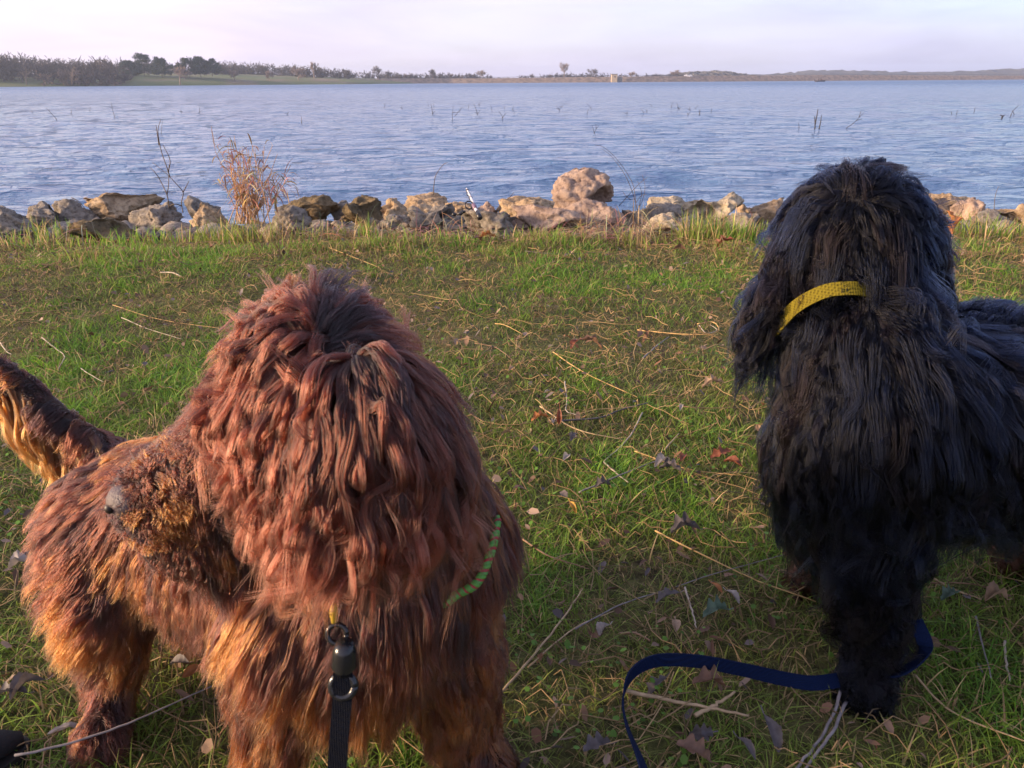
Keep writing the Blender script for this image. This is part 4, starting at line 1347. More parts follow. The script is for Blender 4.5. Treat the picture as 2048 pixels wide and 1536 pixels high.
# black shoe in the bottom left corner
def shoe():
    root = empty('shoe', atz(-60, 1560, 0))
    bm = bmesh.new()
    rings = []
    L = .27
    for k in range(15):
        u = k / 14
        w = .048 * math.sin(math.pi * min(1, (u * .96 + .03)) ** .6) ** .45
        hh = .075 - .04 * min(1, max(0, (u - .35) / .5)) - .02 * max(0, (u - .85) / .15)
        ring_ = []
        for s in range(16):
            th = 2 * math.pi * s / 16
            ring_.append(bm.verts.new((u * L - L * .78, math.cos(th) * w, .018 + max(-.0, (math.sin(th) * .5 + .5)) ** .8 * hh)))
        rings.append(ring_)
    for a, b in zip(rings, rings[1:]):
        for s in range(16): bm.faces.new((a[s], a[(s + 1) % 16], b[(s + 1) % 16], b[s]))
    bm.faces.new(rings[0][::-1]); bm.faces.new(rings[-1])
    bmesh.ops.transform(bm, matrix=Matrix.Rotation(R(38), 4, 'Z'), verts=bm.verts)
    link('upper', bm_mesh('upper', bm), simple('black_fabric', (.006, .006, .008), .9, nscale=300, bump=.0006), root, True)
    bm = bmesh.new()
    vs = []
    for z in (0, .02):
        vs.append([bm.verts.new((L * (.5 + .52 * math.cos(a)) - L * .78, .052 * math.sin(a) * (1 - .12 * math.cos(a)), z)) for a in np.linspace(0, 2 * math.pi, 28, endpoint=False)])
    bm.faces.new(vs[0][::-1]); bm.faces.new(vs[1])
    for s in range(28): bm.faces.new((vs[0][s], vs[0][(s + 1) % 28], vs[1][(s + 1) % 28], vs[1][s]))
    bmesh.ops.transform(bm, matrix=Matrix.Rotation(R(38), 4, 'Z'), verts=bm.verts)
    link('sole', bm_mesh('sole', bm), simple('black_rubber', (.012, .012, .012), .8), root)
    root.location.z = .0
    tag(root, 'black shoe tip poking into the bottom left corner', 'shoe')
shoe()

# ------------------------------------------------------------------ grass
def blades(P, h, w, lean, color, segs=3, rg=RNG, droop=.5):
    n = len(P)
    th = rg.uniform(0, 2 * np.pi, n)
    ld = np.stack([np.cos(th), np.sin(th), np.zeros(n)], -1)
    ph = th + rg.normal(0, .8, n) + np.pi / 2
    wd = np.stack([np.cos(ph), np.sin(ph), np.zeros(n)], -1)
    rows = segs + 1
    V = np.zeros((n, rows * 2 - 1, 3)); C = np.zeros((n, rows * 2 - 1, 4)); C[..., 3] = 1
    for k in range(rows):
        t = k / segs
        c = P + ld * (lean * h * t ** 1.6)[:, None]
        z = h * (t - droop * lean * t ** 2.2 * .6)
        c = c.copy(); c[:, 2] += np.maximum(z, .001)
        ww = w * (1 - t ** 1.5 * .85)
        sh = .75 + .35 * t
        if k < segs:
            V[:, 2 * k] = c - wd * ww[:, None] / 2; V[:, 2 * k + 1] = c + wd * ww[:, None] / 2
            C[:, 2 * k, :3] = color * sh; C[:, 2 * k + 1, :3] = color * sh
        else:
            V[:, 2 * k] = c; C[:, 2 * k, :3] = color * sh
    nv = rows * 2 - 1
    base = (np.arange(n) * nv)[:, None]
    fs = []
    for k in range(segs - 1):
        a = 2 * k
        fs.append(base + np.array([[a, a + 1, a + 3]])); fs.append(base + np.array([[a, a + 3, a + 2]]))
    a = 2 * (segs - 1)
    fs.append(base + np.array([[a, a + 1, a + 2]]))
    return V.reshape(-1, 3), np.concatenate(fs, 0), C.reshape(-1, 4)

M_grass = attr_mat('grass_blades', .5, .45)
def scatter(n, y0, y1, halfw, keep, power=1.0, rg=RNG):
    u = rg.random(n)
    y = (y0 ** (1 + power) + u * (y1 ** (1 + power) - y0 ** (1 + power))) ** (1 / (1 + power)) if power > -1 else y0 * (y1 / y0) ** u
    x = rg.uniform(-1, 1, n) * halfw(y)
    P = np.stack([x, y], -1)
    k = rg.random(n) < keep(P)
    P = P[k]
    return np.stack([P[:, 0], P[:, 1], gh(P[:, 0], P[:, 1])], -1)

def lush(P):   # where the turf is green and thick
    return np.clip(.52 + .75 * npnoise(P[:, :2], .55, 11) + .5 * npnoise(P[:, :2], 2.1, 12) - .35 * np.exp(-((P[:, 0] - .25) ** 2 / .25 + (P[:, 1] - 1.4) ** 2 / .5)), 0, 1)
def gcol(P, rg=RNG):
    n = len(P)
    l = lush(P)[:, None]; r = rg.random((n, 1)); q = rg.random(n)
    g1 = np.array([[.085, .24, .030]]); g2 = np.array([[.22, .34, .04]]); dry = np.array([[.46, .33, .17]]); ol = np.array([[.22, .23, .06]])
    c = g1 * r + g2 * (1 - r)
    c = c * (.35 + .65 * l) + ol * (.65 - .65 * l)
    isdry = q < (.30 - .20 * l[:, 0])
    c[isdry] = (dry * (.6 + .6 * r))[isdry]
    return c * rg.uniform(.8, 1.4, (n, 1))
hw = lambda y: y * .80 + .55
parts = []
P = scatter(205000, .42, 4.45, hw, lambda P: np.clip(.25 + .75 * lush(P), 0, 1) * np.interp(P[:, 1] + .25 * npnoise(P, 1.1, 24), [3.95, 4.2], [1, .12]), power=.15)
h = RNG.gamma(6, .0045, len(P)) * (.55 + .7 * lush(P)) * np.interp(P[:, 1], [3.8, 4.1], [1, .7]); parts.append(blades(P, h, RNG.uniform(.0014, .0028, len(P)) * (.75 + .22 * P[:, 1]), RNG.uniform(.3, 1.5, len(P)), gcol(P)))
# denser fine turf close by
P = scatter(100000, .42, 2.1, hw, lambda P: np.clip(.45 + .6 * lush(P), 0, 1), power=.2)
h = RNG.gamma(5, .0050, len(P)); parts.append(blades(P, h, RNG.uniform(.0014, .0032, len(P)), RNG.uniform(.3, 1.6, len(P)), gcol(P) * 1.12))
# matted low growth
P = scatter(70000, .42, 4.3, hw, lambda P: np.full(len(P), 1.0), power=.15)
h = RNG.uniform(.012, .035, len(P)); c = gcol(P)
c = c * .5 + np.array([[.20, .18, .07]]) * .5
parts.append(blades(P, h, RNG.uniform(.001, .002, len(P)) * (.75 + .25 * P[:, 1]), RNG.uniform(1.0, 2.4, len(P)), c))
# taller tufts towards the rocks
def shore_keep(P):
    s = P[:, 1]
    a = np.interp(s, [3.0, 3.4, 3.8, 4.1, 4.5, 4.8], [0, .35, 1, .7, .35, .1]) * np.where(s > 4.0, np.clip(npnoise(P, 1.7, 23) * 2.2, 0, 1), 1)
    return a * np.clip(.35 + 1.3 * npnoise(P, .9, 21), 0, 1)
P = scatter(110000, 3.0, 4.8, lambda y: y * .85 + .6, shore_keep)
h = RNG.gamma(5, .0105, len(P)) * np.clip(.7 + .6 * npnoise(P[:, :2], 1.2, 22), .3, 1.5)
c = gcol(P); st = RNG.random(len(P)) < .3; c[st] = np.array([[.30, .22, .10]]) * RNG.uniform(.5, 1.1, (st.sum(), 1))
parts.append(blades(P, h, RNG.uniform(.003, .007, len(P)), RNG.uniform(.1, 1.0, len(P)), c, 4))
# specific tall tufts standing against the rocks
for (px, py, nn, hh, sp) in [(70, 455, 60, .20, .10), (120, 450, 50, .17, .08), (225, 470, 70, .14, .15), (310, 465, 90, .15, .2), (395, 470, 80, .14, .15),
                             (455, 470, 120, .20, .15), (505, 475, 130, .20, .2), (600, 470, 80, .12, .2), (660, 470, 60, .14, .1), (732, 475, 50, .18, .05), (850, 485, 60, .10, .2),
                             (1075, 480, 90, .10, .15), (1130, 490, 60, .09, .1), (1260, 490, 90, .13, .15), (1400, 480, 150, .22, .12), (1450, 480, 170, .18, .15), (1500, 485, 140, .14, .15), (1900, 470, 90, .18, .15),
                             (1960, 465, 110, .2, .2), (2030, 475, 110, .16, .2), (20, 475, 90, .14, .2), (170, 480, 100, .10, .25), (940, 490, 80, .09, .2)]:
    c0 = atz(px, py, -.02)
    xy = np.stack([RNG.normal(c0.x, sp * .6, nn), RNG.normal(c0.y + .05, .07, nn)], -1)
    hh = hh * .85; nn = len(xy)
    P = np.concatenate([xy, gh(xy[:, 0], xy[:, 1])[:, None]], 1)
    c = gcol(P) * 1.15; st = RNG.random(nn) < .2; c[st] = np.array([[.32, .23, .10]])
    parts.append(blades(P, RNG.uniform(.5, 1.1, nn) * hh, RNG.uniform(.004, .008, nn), RNG.uniform(.05, .7, nn), c, 4))
off = 0; VV = []; FF = []; CC = []
for V, fc, C in parts:
    VV.append(V); FF.append(fc + off); CC.append(C); off += len(V)
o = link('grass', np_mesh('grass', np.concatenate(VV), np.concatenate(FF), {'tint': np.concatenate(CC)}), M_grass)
tag(o, 'rough green and yellow grass covering the bank', 'grass', kind='stuff')

# round little clover leaves among the near grass
n = 4200
P = scatter(n * 2, .42, 2.2, hw, lambda P: np.clip(npnoise(P, 1.6, 33) * 1.6 + .1, 0, 1), power=0)
n = len(P)
VV = []; C = []
r_ = RNG.uniform(.0022, .0048, n); zz = RNG.uniform(.015, .04, n)
tl = RNG.normal(0, .35, (n, 2))
ang = np.linspace(0, 2 * np.pi, 6, endpoint=False)
base = P + np.stack([np.zeros(n), np.zeros(n), zz], -1)
ring_ = np.stack([base + np.stack([np.cos(a) * r_, np.sin(a) * r_, (np.cos(a) * tl[:, 0] + np.sin(a) * tl[:, 1]) * r_], -1) for a in ang], 1)
fi = (np.arange(n) * 6)[:, None]
fc = np.concatenate([fi + np.array([[0, 1, 2, 3]]), fi + np.array([[0, 3, 4, 5]])], 0)
col = np.concatenate([np.array([[.12, .25, .04]]) * RNG.uniform(.6, 1.4, (n, 1)), np.ones((n, 1))], 1)
o = link('clover', np_mesh('clover', ring_.reshape(-1, 3), fc, {'tint': np.repeat(col, 6, 0)}), M_grass)
tag(o, 'small round clover leaves low in the grass', 'clover', kind='stuff')

# loose straw, thin stems lying in the grass
M_straw = attr_mat('dry_straw', .7, .1)
n = 9000
P = scatter(n, .45, 4.5, hw, lambda P: np.clip(1.05 - .6 * lush(P), 0, 1), power=.3)
n = len(P)
L = RNG.gamma(2.2, .035, n); th = RNG.uniform(0, np.pi, n); cv = RNG.normal(0, .25, n)
A_ = []; 
K = 5
pts = np.zeros((n, K, 3))
for k in range(K):
    t = k / (K - 1) - .5
    a = th + cv * t * 2
    pts[:, k, 0] = P[:, 0] + np.cos(a) * L * t; pts[:, k, 1] = P[:, 1] + np.sin(a) * L * t
    pts[:, k, 2] = gh(pts[:, k, 0], pts[:, k, 1]) + RNG.uniform(.012, .038, n)
Aa = pts[:, :-1].reshape(-1, 3); Bb = pts[:, 1:].reshape(-1, 3)
rad = np.repeat(RNG.uniform(.0005, .0012, n) * (.8 + .15 * P[:, 1]), K - 1)
V, fc = seg_mesh((Aa, Bb, rad, rad), 'straw')
sc = np.array([[.36, .25, .13]]) * RNG.uniform(.35, 1.15, (n, 1))
sc = sc * (1 - .25 * (RNG.random((n, 1)) < .4))
col = np.repeat(np.concatenate([sc, np.ones((n, 1))], 1), (K - 1) * 6, 0)
o = link('straw', np_mesh('straw', V, fc, {'tint': col}), M_straw)
tag(o, 'thin dry straw stems strewn over the grass', 'straw', kind='stuff')

# small crumbs of dead leaf, uncountable
n = 5200
P = scatter(n, .45, 4.3, hw, lambda P: np.clip(1.1 - .8 * lush(P), .1, 1), power=.2)
n = len(P)
s = RNG.uniform(.004, .013, n); th = RNG.uniform(0, 6.28, n); el = RNG.uniform(.3, .9, n)
out = [(-1, 0), (-.4, .7), (.3, .8), (1, .1), (.4, -.7), (-.5, -.6)]
tl = RNG.normal(0, .5, (n, 2)); curl = RNG.uniform(0, .6, n)
ring_ = []
for (a, b) in out:
    x = a * s; y = b * s * el
    X = np.cos(th) * x - np.sin(th) * y; Y = np.sin(th) * x + np.cos(th) * y
    ring_.append(np.stack([P[:, 0] + X, P[:, 1] + Y, P[:, 2] + .018 + s * .5 + tl[:, 0] * x + tl[:, 1] * y + curl * np.abs(b) * s], -1))
ring_ = np.stack(ring_, 1)
fi = (np.arange(n) * 6)[:, None]
fc = np.concatenate([fi + np.array([[0, 1, 2, 3]]), fi + np.array([[0, 3, 4, 5]])], 0)
pal = np.array([[.16, .085, .05], [.22, .14, .09], [.12, .10, .10], [.28, .20, .15], [.10, .06, .04]])
col = np.concatenate([pal[RNG.integers(0, 5, n)] * RNG.uniform(.7, 1.2, (n, 1)), np.ones((n, 1))], 1)
o = link('leaf_litter', np_mesh('leaf_litter', ring_.reshape(-1, 3), fc, {'tint': np.repeat(col, 6, 0)}), M_straw)
tag(o, 'crumbled bits of dead leaf scattered through the grass', 'leaf litter', kind='stuff')

# ------------------------------------------------------------------ individual sticks and stems on the ground
def stick_mat(name, c): return simple(name, c, .75, nscale=60, var=.35, bump=.0006)
MS = {'straw': stick_mat('straw_stem', (.42, .27, .11)), 'pale': stick_mat('pale_twig', (.33, .28, .22)),
      'grey': stick_mat('grey_twig', (.20, .18, .18)), 'dark': stick_mat('dark_twig', (.09, .08, .085)), 'brown': stick_mat('brown_twig', (.20, .12, .07)),
      'tan': stick_mat('tan_stick', (.36, .26, .15))}
def stick(paths, r, m, label, z=.022, name='twig', cat='twig'):
    ps = []
    for path in paths:
        g = [atz(a, b, z) for a, b in path]
        for q in g: q.z = float(gh(q.x, q.y)) + z + RNG.uniform(-.004, .006)
        r_in = r; sp = spline(g, max(8, 5 * len(g)))
        rr_ = [r * .8 * (1 - .5 * k / len(sp)) for k in range(len(sp))]
        sp = [p + Vector((RNG.normal(0, r * .22), RNG.normal(0, r * .22), 0)) for p in sp]
        ps.append((sp, rr_))
    c = ps[0][0][0].copy()
    root_me = tube(ps, 6); root_me.transform(Matrix.Translation(-c))
    o = link(name, root_me, MS[m], None, True); o.location = c
    tag(o, label, cat, 'sticks and stems lying on the grass')
stick([[(1275, 657), (1363, 673), (1435, 676)], [(1395, 652), (1425, 648), (1438, 660), (1418, 675)]], .0028, 'straw', 'straw stem ending in a curl by the black dog\'s left ear')
stick([[(1398, 655), (1412, 672), (1433, 664), (1420, 650)]], .0022, 'pale', 'small pale knotted stem beside the black dog\'s left ear')
stick([[(1105, 714), (1170, 755), (1275, 797)]], .0022, 'straw', 'long orange straw slanting down right from the middle of the grass')
stick([[(1129, 772), (1134, 800), (1132, 828), (1152, 836)]], .0026, 'pale', 'short crooked pale twig standing upright looking in the middle grass')
stick([[(1098, 846), (1197, 839), (1240, 822), (1295, 812)]], .0034, 'dark', 'dark grey twig bent in the middle between the dogs')
stick([[(1285, 825), (1256, 880), (1207, 924)], [(1207, 924), (1230, 945), (1256, 970)]], .0024, 'pale', 'lichen pale twig bent like an elbow between the dogs')
stick([[(1080, 823), (1152, 862), (1243, 880)]], .0022, 'tan', 'thin tan stem crossing under the dark bent twig')
stick([[(1157, 987), (1236, 961), (1318, 922)]], .0024, 'grey', 'straight grey twig below the elbow shaped pale twig')
stick([[(1329, 904), (1358, 865)]], .0026, 'tan', 'short straight tan stick right of the elbow shaped twig')
stick([[(1285, 728), (1312, 700), (1337, 678)]], .0030, 'grey', 'short grey twig slanting up toward the curled straw stem')
stick([[(1269, 906), (1380, 935), (1484, 951)]], .0018, 'straw', 'thin golden straw running right toward the black dog\'s chest')
stick([[(1354, 818), (1410, 823), (1475, 821)]], .0018, 'brown', 'thin reddish stem lying level left of the black dog\'s chest hair')
stick([[(1310, 1058), (1400, 1109), (1510, 1159), (1632, 1207)]], .0019, 'straw', 'long golden straw reaching the black dog\'s far front paw')
stick([[(1150, 1258), (1242, 1211), (1331, 1174), (1423, 1150), (1582, 1109)]], .0015, 'grey', 'very long thin grey stem crossing the golden straw')
stick([[(1369, 1176), (1386, 1229), (1393, 1253)]], .0022, 'pale', 'short whitish stick pointing down above the blue leash')
stick([[(1246, 1386), (1330, 1398), (1417, 1413), (1497, 1430)], [(1389, 1427), (1430, 1408), (1471, 1386)]], .0036, 'tan', 'thick tan stick with a side fork inside the blue leash loop', .03)
stick([[(1683, 1379), (1656, 1451), (1594, 1536), (1570, 1570)]], .0028, 'grey', 'left one of two parallel grey stalks below the black dog\'s paw')
stick([[(1693, 1403), (1663, 1468), (1605, 1540), (1580, 1575)]], .0028, 'grey', 'right one of two parallel grey stalks below the black dog\'s paw')
stick([[(1855, 1152), (1910, 1178), (1965, 1198)]], .0026, 'tan', 'tan stalk slanting down right of the black dog\'s front leg')
stick([[(1855, 1164), (1930, 1168), (2003, 1171)]], .0018, 'brown', 'thin brown stem lying level right of the black dog\'s front leg')
stick([[(1951, 1238), (1966, 1300), (1982, 1360)]], .0020, 'grey', 'grey stem pointing down near the lower right edge')
stick([[(2005, 1290), (2012, 1330), (2018, 1368)]], .0024, 'pale', 'pale split stem nearest the right edge of the grass')
stick([[(1826, 1356), (1908, 1423), (2060, 1490)]], .0020, 'tan', 'long stem slanting to the lower right corner')
stick([[(84, 676), (112, 694), (129, 714), (117, 738)]], .0026, 'pale', 'pale curled stem in the grass at the left edge')
stick([[(0, 684), (12, 700), (22, 704)]], .0026, 'pale', 'pale stem end above the brown dog\'s tail')
stick([[(160, 732), (175, 745), (207, 764)]], .0020, 'pale', 'small whitish stem above the brown dog\'s rump')
stick([[(242, 630), (294, 652), (364, 673)]], .0020, 'pale', 'thin pale stem left of the brown dog\'s head, lower of two')
stick([[(223, 600), (317, 628), (444, 652)]], .0016, 'straw', 'long thin straw left of the brown dog\'s head, upper of two')
stick([[(30, 1515), (164, 1481), (290, 1436), (424, 1371)]], .0020, 'grey', 'long grey twig across the brown dog\'s hind paw', .045)
stick([[(1000, 1390), (1093, 1283), (1149, 1202), (1165, 1175)]], .0022, 'tan', 'tan stem rising right of the brown dog\'s chest')
stick([[(1055, 1332), (1150, 1255), (1230, 1215)]], .0017, 'tan', 'thin stem crossing the tan one right of the brown dog')
stick([[(1045, 1080), (1093, 1115), (1149, 1133), (1180, 1138)]], .0020, 'brown', 'orange brown stem emerging from behind the brown dog\'s shoulder')
stick([[(1240, 1262), (1270, 1270), (1302, 1282)]], .0026, 'brown', 'stubby brown twig above the blue leash arch')
stick([[(655, 493), (700, 512), (765, 538)]], .0022, 'straw', 'golden straw in the grass above the brown dog\'s head')
stick([[(321, 546), (345, 550), (362, 556)]], .0045, 'pale', 'short whitish stick in the bare patch below the left rocks')
stick([[(1050, 500), (1110, 508), (1190, 502)]], .0018, 'dark', 'thin dark twig in the grass below the large pinkish rock')
stick([[(990, 650), (1010, 655), (1046, 672)]], .0020, 'straw', 'small straw right of the brown dog\'s topknot')
stick([[(950, 696), (985, 700), (1000, 712), (1030, 735)], [(985, 700), (980, 716), (988, 733)], [(985, 700), (970, 715), (960, 722)]], .0020, 'brown', 'forked brown root like twig right of the brown dog\'s head')
stick([[(1065, 735), (1110, 733)]], .0028, 'brown', 'short reddish stick above the long orange straw')

# ------------------------------------------------------------------ fallen leaves
def leaf_mesh(kind, L, W, curl, seed):
    rg = random.Random(seed)
    n = 40
    half = []
    for k in range(n):
        t = k / (n - 1)
        if kind == 'oak':
            w = math.sin(math.pi * t ** .85) ** .6 * (.74 + .26 * math.cos(t * math.pi * 6.5 + .5)) + .02
        else:
            w = math.sin(math.pi * t ** .8) ** .9 * (1 + .05 * math.sin(t * 40))
        half.append((t, max(w, .015)))
    V = []; F_ = []
    for t, w in half:
        x = (t - .5) * L
        arch = curl * L * (.5 - abs(t - .5)) * .6
        for s in (-1, -.5, 0, .5, 1):
            y = s * w * W / 2
            z = arch + abs(s) ** 1.5 * w * W * curl * .9 + noise.noise(Vector((t * 5, s * 2, seed))) * L * .05
            V.append((x, y, z))
    for k in range(n - 1):
        for s in range(4):
            a = k * 5 + s
            F_.append((a, a + 1, a + 6, a + 5))
    m0 = len(V)
    V += [(L * .5, -.0008, 0), (L * .5, .0008, 0), (L * .72, .0008, L * .03), (L * .72, -.0008, L * .03)]
    F_.append((m0, m0 + 1, m0 + 2, m0 + 3))
    me = bpy.data.meshes.new('leaf'); me.from_pydata(V, [], F_); me.update()
    return me
def leafm(name, c):
    m, t, out = mat(name)
    f = noise_tex(t, 60, 5, .6)
    cl = ramp(t, f, [(.3, tuple(x * .6 for x in c)), (.7, tuple(x * 1.25 for x in c))])
    b = N(t, 'ShaderNodeBsdfPrincipled'); b.inputs['Roughness'].default_value = .6
    tr = N(t, 'ShaderNodeBsdfTranslucent'); mx = N(t, 'ShaderNodeMixShader'); mx.inputs[0].default_value = .25
    t.links.new(cl, b.inputs['Base Color']); t.links.new(cl, tr.inputs[0])
    t.links.new(b.outputs[0], mx.inputs[1]); t.links.new(tr.outputs[0], mx.inputs[2]); t.links.new(mx.outputs[0], out.inputs[0])
    return m
ML = {'orange': leafm('orange_leaf', (.42, .17, .06)), 'rust': leafm('rust_leaf', (.22, .07, .035)), 'brown': leafm('brown_leaf', (.20, .11, .07)),
      'grey': leafm('grey_leaf', (.115, .10, .105)), 'tan': leafm('tan_leaf', (.38, .26, .17)), 'white': leafm('pale_leaf', (.36, .32, .30)),
      'green': leafm('grey_green_leaf', (.12, .19, .14)), 'yellow': leafm('yellow_leaf', (.45, .26, .05))}
LEAVES = [  # px,py,len,width,kind,mat,rot,label
    (1080, 853, .055, .028, 'oak', 'orange', 20, 'bright orange curled leaf right of the brown dog\'s shoulder'),
    (1118, 858, .05, .018, 'plain', 'rust', 85, 'upright narrow rust leaf beside the bright orange curled leaf'),
    (1107, 858, .03, .014, 'plain', 'white', 80, 'small white leaf touching the orange curled leaf'),
    (1180, 700, .10, .035, 'oak', 'brown', -5, 'long curled reddish brown leaf in the middle of the grass'),
    (1150, 700, .05, .03, 'plain', 'rust', 40, 'rust leaf at the left end of the long curled leaf'),
    (1278, 675, .07, .035, 'oak', 'brown', 70, 'brown leaf under the left end of the curled straw stem'),
    (1425, 785, .075, .04, 'oak', 'tan', 10, 'broad tan leaf left of the black dog\'s chest'),
    (1360, 827, .035, .014, 'plain', 'white', 75, 'small white pointed leaf above the short tan stick'),
    (1440, 917, .06, .035, 'oak', 'rust', 15, 'red oak leaf left of the black dog\'s chest hair'),
    (1465, 935, .05, .03, 'plain', 'rust', -30, 'rust leaf just below right of the red oak leaf'),
    (1365, 925, .045, .02, 'plain', 'rust', 60, 'dark rust leaf left of the red oak leaf'),
    (1340, 950, .07, .04, 'oak', 'grey', -15, 'broad grey leaf in the litter between the dogs'),
    (1325, 940, .055, .03, 'plain', 'white', 30, 'silvery leaf lying over the broad grey leaf'),
    (1132, 925, .035, .02, 'plain', 'white', 60, 'small whitish leaf left of the elbow shaped twig'),
    (1146, 1025, .04, .013, 'plain', 'yellow', 110, 'bright yellow orange leaf blade below the grey twig'),
    (1205, 985, .05, .03, 'oak', 'grey', 10, 'crumpled grey leaf at the lower end of the straight grey twig'),
    (1370, 1070, .08, .045, 'oak', 'grey', 5, 'large dull grey leaf halfway between the dogs'),
    (1432, 1184, .03, .012, 'plain', 'orange', 130, 'small orange leaf above the pale pointed leaf'),
    (1464, 1203, .04, .014, 'plain', 'white', 115, 'pale pointed leaf on a thin stalk left of the black dog\'s leg'),
    (1430, 1238, .055, .035, 'oak', 'green', 20, 'lobed grey green leaf above the blue leash'),
    (1350, 1262, .045, .018, 'plain', 'tan', 80, 'tan leaf right of the stubby brown twig'),
    (1335, 1205, .06, .03, 'oak', 'grey', 5, 'grey leaf beside the whitish stick'),
    (1210, 1270, .03, .02, 'plain', 'white', 40, 'small pale leaf left of the stubby brown twig'),
    (1415, 1382, .06, .035, 'oak', 'brown', 10, 'brown leaf behind the fork of the thick tan stick'),
    (1490, 1510, .055, .014, 'plain', 'grey', 110, 'narrow dark grey leaf near the bottom edge'),
    (1385, 1518, .06, .04, 'oak', 'brown', -5, 'brown crumpled leaf at the bottom edge right of the blue leash'),
    (1400, 1480, .045, .03, 'oak', 'grey', 5, 'blue grey leaf below the thick tan stick'),
    (1195, 1510, .06, .035, 'oak', 'grey', 25, 'dark leaf at the bottom edge left of the blue leash'),
    (1315, 1385, .05, .03, 'oak', 'grey', 30, 'grey leaf inside the left curve of the blue leash'),
    (1540, 1480, .07, .022, 'plain', 'grey', 100, 'grey folded leaf left of the two parallel stalks'),
    (1895, 445, .16, .10, 'oak', 'orange', 100, 'large orange oak leaf upright in the grass right of the black dog\'s head'),
    (1915, 462, .13, .08, 'oak', 'orange', 10, 'orange brown oak leaf lying below the upright orange one'),
    (1450, 490, .13, .06, 'oak', 'rust', -10, 'rust brown leaf in the grass left of the black dog\'s head'),
    (1360, 497, .08, .04, 'plain', 'brown', 0, 'flat brown leaf below the pale sunken block'),
    (975, 472, .12, .07, 'oak', 'orange', 10, 'orange oak leaf at the foot of the pitted rock'),
    (955, 478, .09, .05, 'oak', 'brown', 60, 'dull brown leaf left of the orange oak leaf by the pitted rock'),
    (45, 1140, .05, .03, 'plain', 'white', 20, 'pale leaf left of the brown dog\'s rump'),
    (65, 1120, .05, .035, 'oak', 'grey', 40, 'purple grey leaf above the pale leaf at the left edge'),
    (60, 1390, .07, .025, 'plain', 'grey', 60, 'long slate grey leaf near the bottom left'),
    (25, 1400, .06, .03, 'oak', 'grey', 10, 'broken pale grey leaf at the bottom left edge'),
    (140, 1470, .06, .02, 'plain', 'white', 20, 'pale leaf beside the brown dog\'s hind paw'),
    (360, 1335, .05, .025, 'plain', 'grey', -10, 'blue grey leaf between the brown dog\'s legs'),
    (385, 1350, .035, .018, 'plain', 'orange', 50, 'small orange leaf between the brown dog\'s legs'),
    (1020, 757, .035, .018, 'plain', 'tan', 70, 'tan leaf right above the brown dog\'s wind blown hair'),
    (1095, 797, .02, .014, 'plain', 'white', 20, 'tiny white fluff like leaf near the dark bent twig'),
    (1142, 885, .05, .03, 'oak', 'grey', 80, 'grey leaf below the dark bent twig'),
    (1930, 1100, .05, .03, 'plain', 'white', 20, 'pale leaf under the black dog\'s belly'),
    (1895, 1205, .05, .03, 'oak', 'green', 30, 'silvery green leaf right of the black dog\'s leg'),
    (1990, 1210, .05, .03, 'plain', 'tan', 10, 'dull tan leaf near the right edge under the belly'),
]
for k, (px, py, L, W, kd, m, rot, lab) in enumerate(LEAVES):
    me = leaf_mesh(kd, L * (.65 if m == 'grey' else .78), W * .7, RNG.uniform(.35, .9), k)
    p = atz(px, py, .02); p.z = float(gh(p.x, p.y)) + .030
    o = link('fallen_leaf', me, ML[m], None, True)
    o.location = p
    up = 'upright' in lab
    o.rotation_euler = Euler((RNG.normal(0, .3), R(-65) if up else RNG.normal(-.1, .25), R(rot)))
    if up: o.location.z += L * .35
    tag(o, lab, 'leaf', 'fallen leaves on the grass')

# ------------------------------------------------------------------ plants by the rocks
def curve_stems(name, list_, m, label, cat, base, group=None, leaves=None):
    root = empty(name, base)
    me = tube(list_, 5)
    child('stem', me, m, root)
    if leaves is not None:
        V, fc, C = leaves
        me = np_mesh('blade', V, fc, {'tint': C})
        child('leaf', me, M_straw, root)
    tag(root, label, cat, group)

# dry reed clump
bp_ = at(500, 440, 4.45)
rg = random.Random(8)
st = []
def leaf_strip(p, d, L, w, droop, col, VV, FF, CC, rg):
    n = 6; pts = []; q = p.copy(); d = d.normalized()
    for k in range(n):
        pts.append(q.copy()); q = q + d * (L / n); d = (d + Vector((0, 0, -droop))).normalized()
    sd = d.cross(Vector((0, 0, 1)));
    if sd.length < 1e-3: sd = Vector((1, 0, 0))
    sd = (sd.normalized() + Vector((rg.gauss(0, .5), rg.gauss(0, .5), rg.gauss(0, .3)))).normalized()
    b = len(VV)
    for k, q in enumerate(pts):
        ww = w * math.sin(math.pi * (k + .6) / (n + .4)) 
        VV.append(q - sd * ww / 2); VV.append(q + sd * ww / 2)
        CC.append((*col, 1)); CC.append((*col, 1))
    for k in range(n - 1):
        FF.append((b + 2 * k, b + 2 * k + 1, b + 2 * k + 3, b + 2 * k + 2))
VV, FF, CC = [], [], []
for k in range(48):
    top = at(rg.gauss(490, 38), rg.choice([275, 290, 310, 330, 345, 350]) + rg.uniform(-5, 30), 4.45 + rg.uniform(-.1, .1))
    b0 = at(rg.gauss(500, 16), 448, 4.42 + rg.uniform(-.06, .06))
    mid = (b0 + top) / 2 + Vector((rg.gauss(0, .02), rg.gauss(0, .02), .02))
    pts = spline([b0, mid, top], 9)
    st.append((pts, [.0028 * (1 - .6 * i / 9) for i in range(9)]))
    for j in range(7):
        i = rg.randrange(2, 9)
        c = [x * rg.uniform(.6, 1.2) for x in rg.choice([(.48, .30, .17), (.40, .22, .13), (.55, .38, .24)])]
        leaf_strip(pts[i], Vector((rg.gauss(.1, .6), rg.gauss(0, .5), rg.uniform(-.2, 1.0))), rg.uniform(.06, .16), rg.uniform(.005, .010), rg.uniform(.1, .5), c, VV, FF, CC, rg)
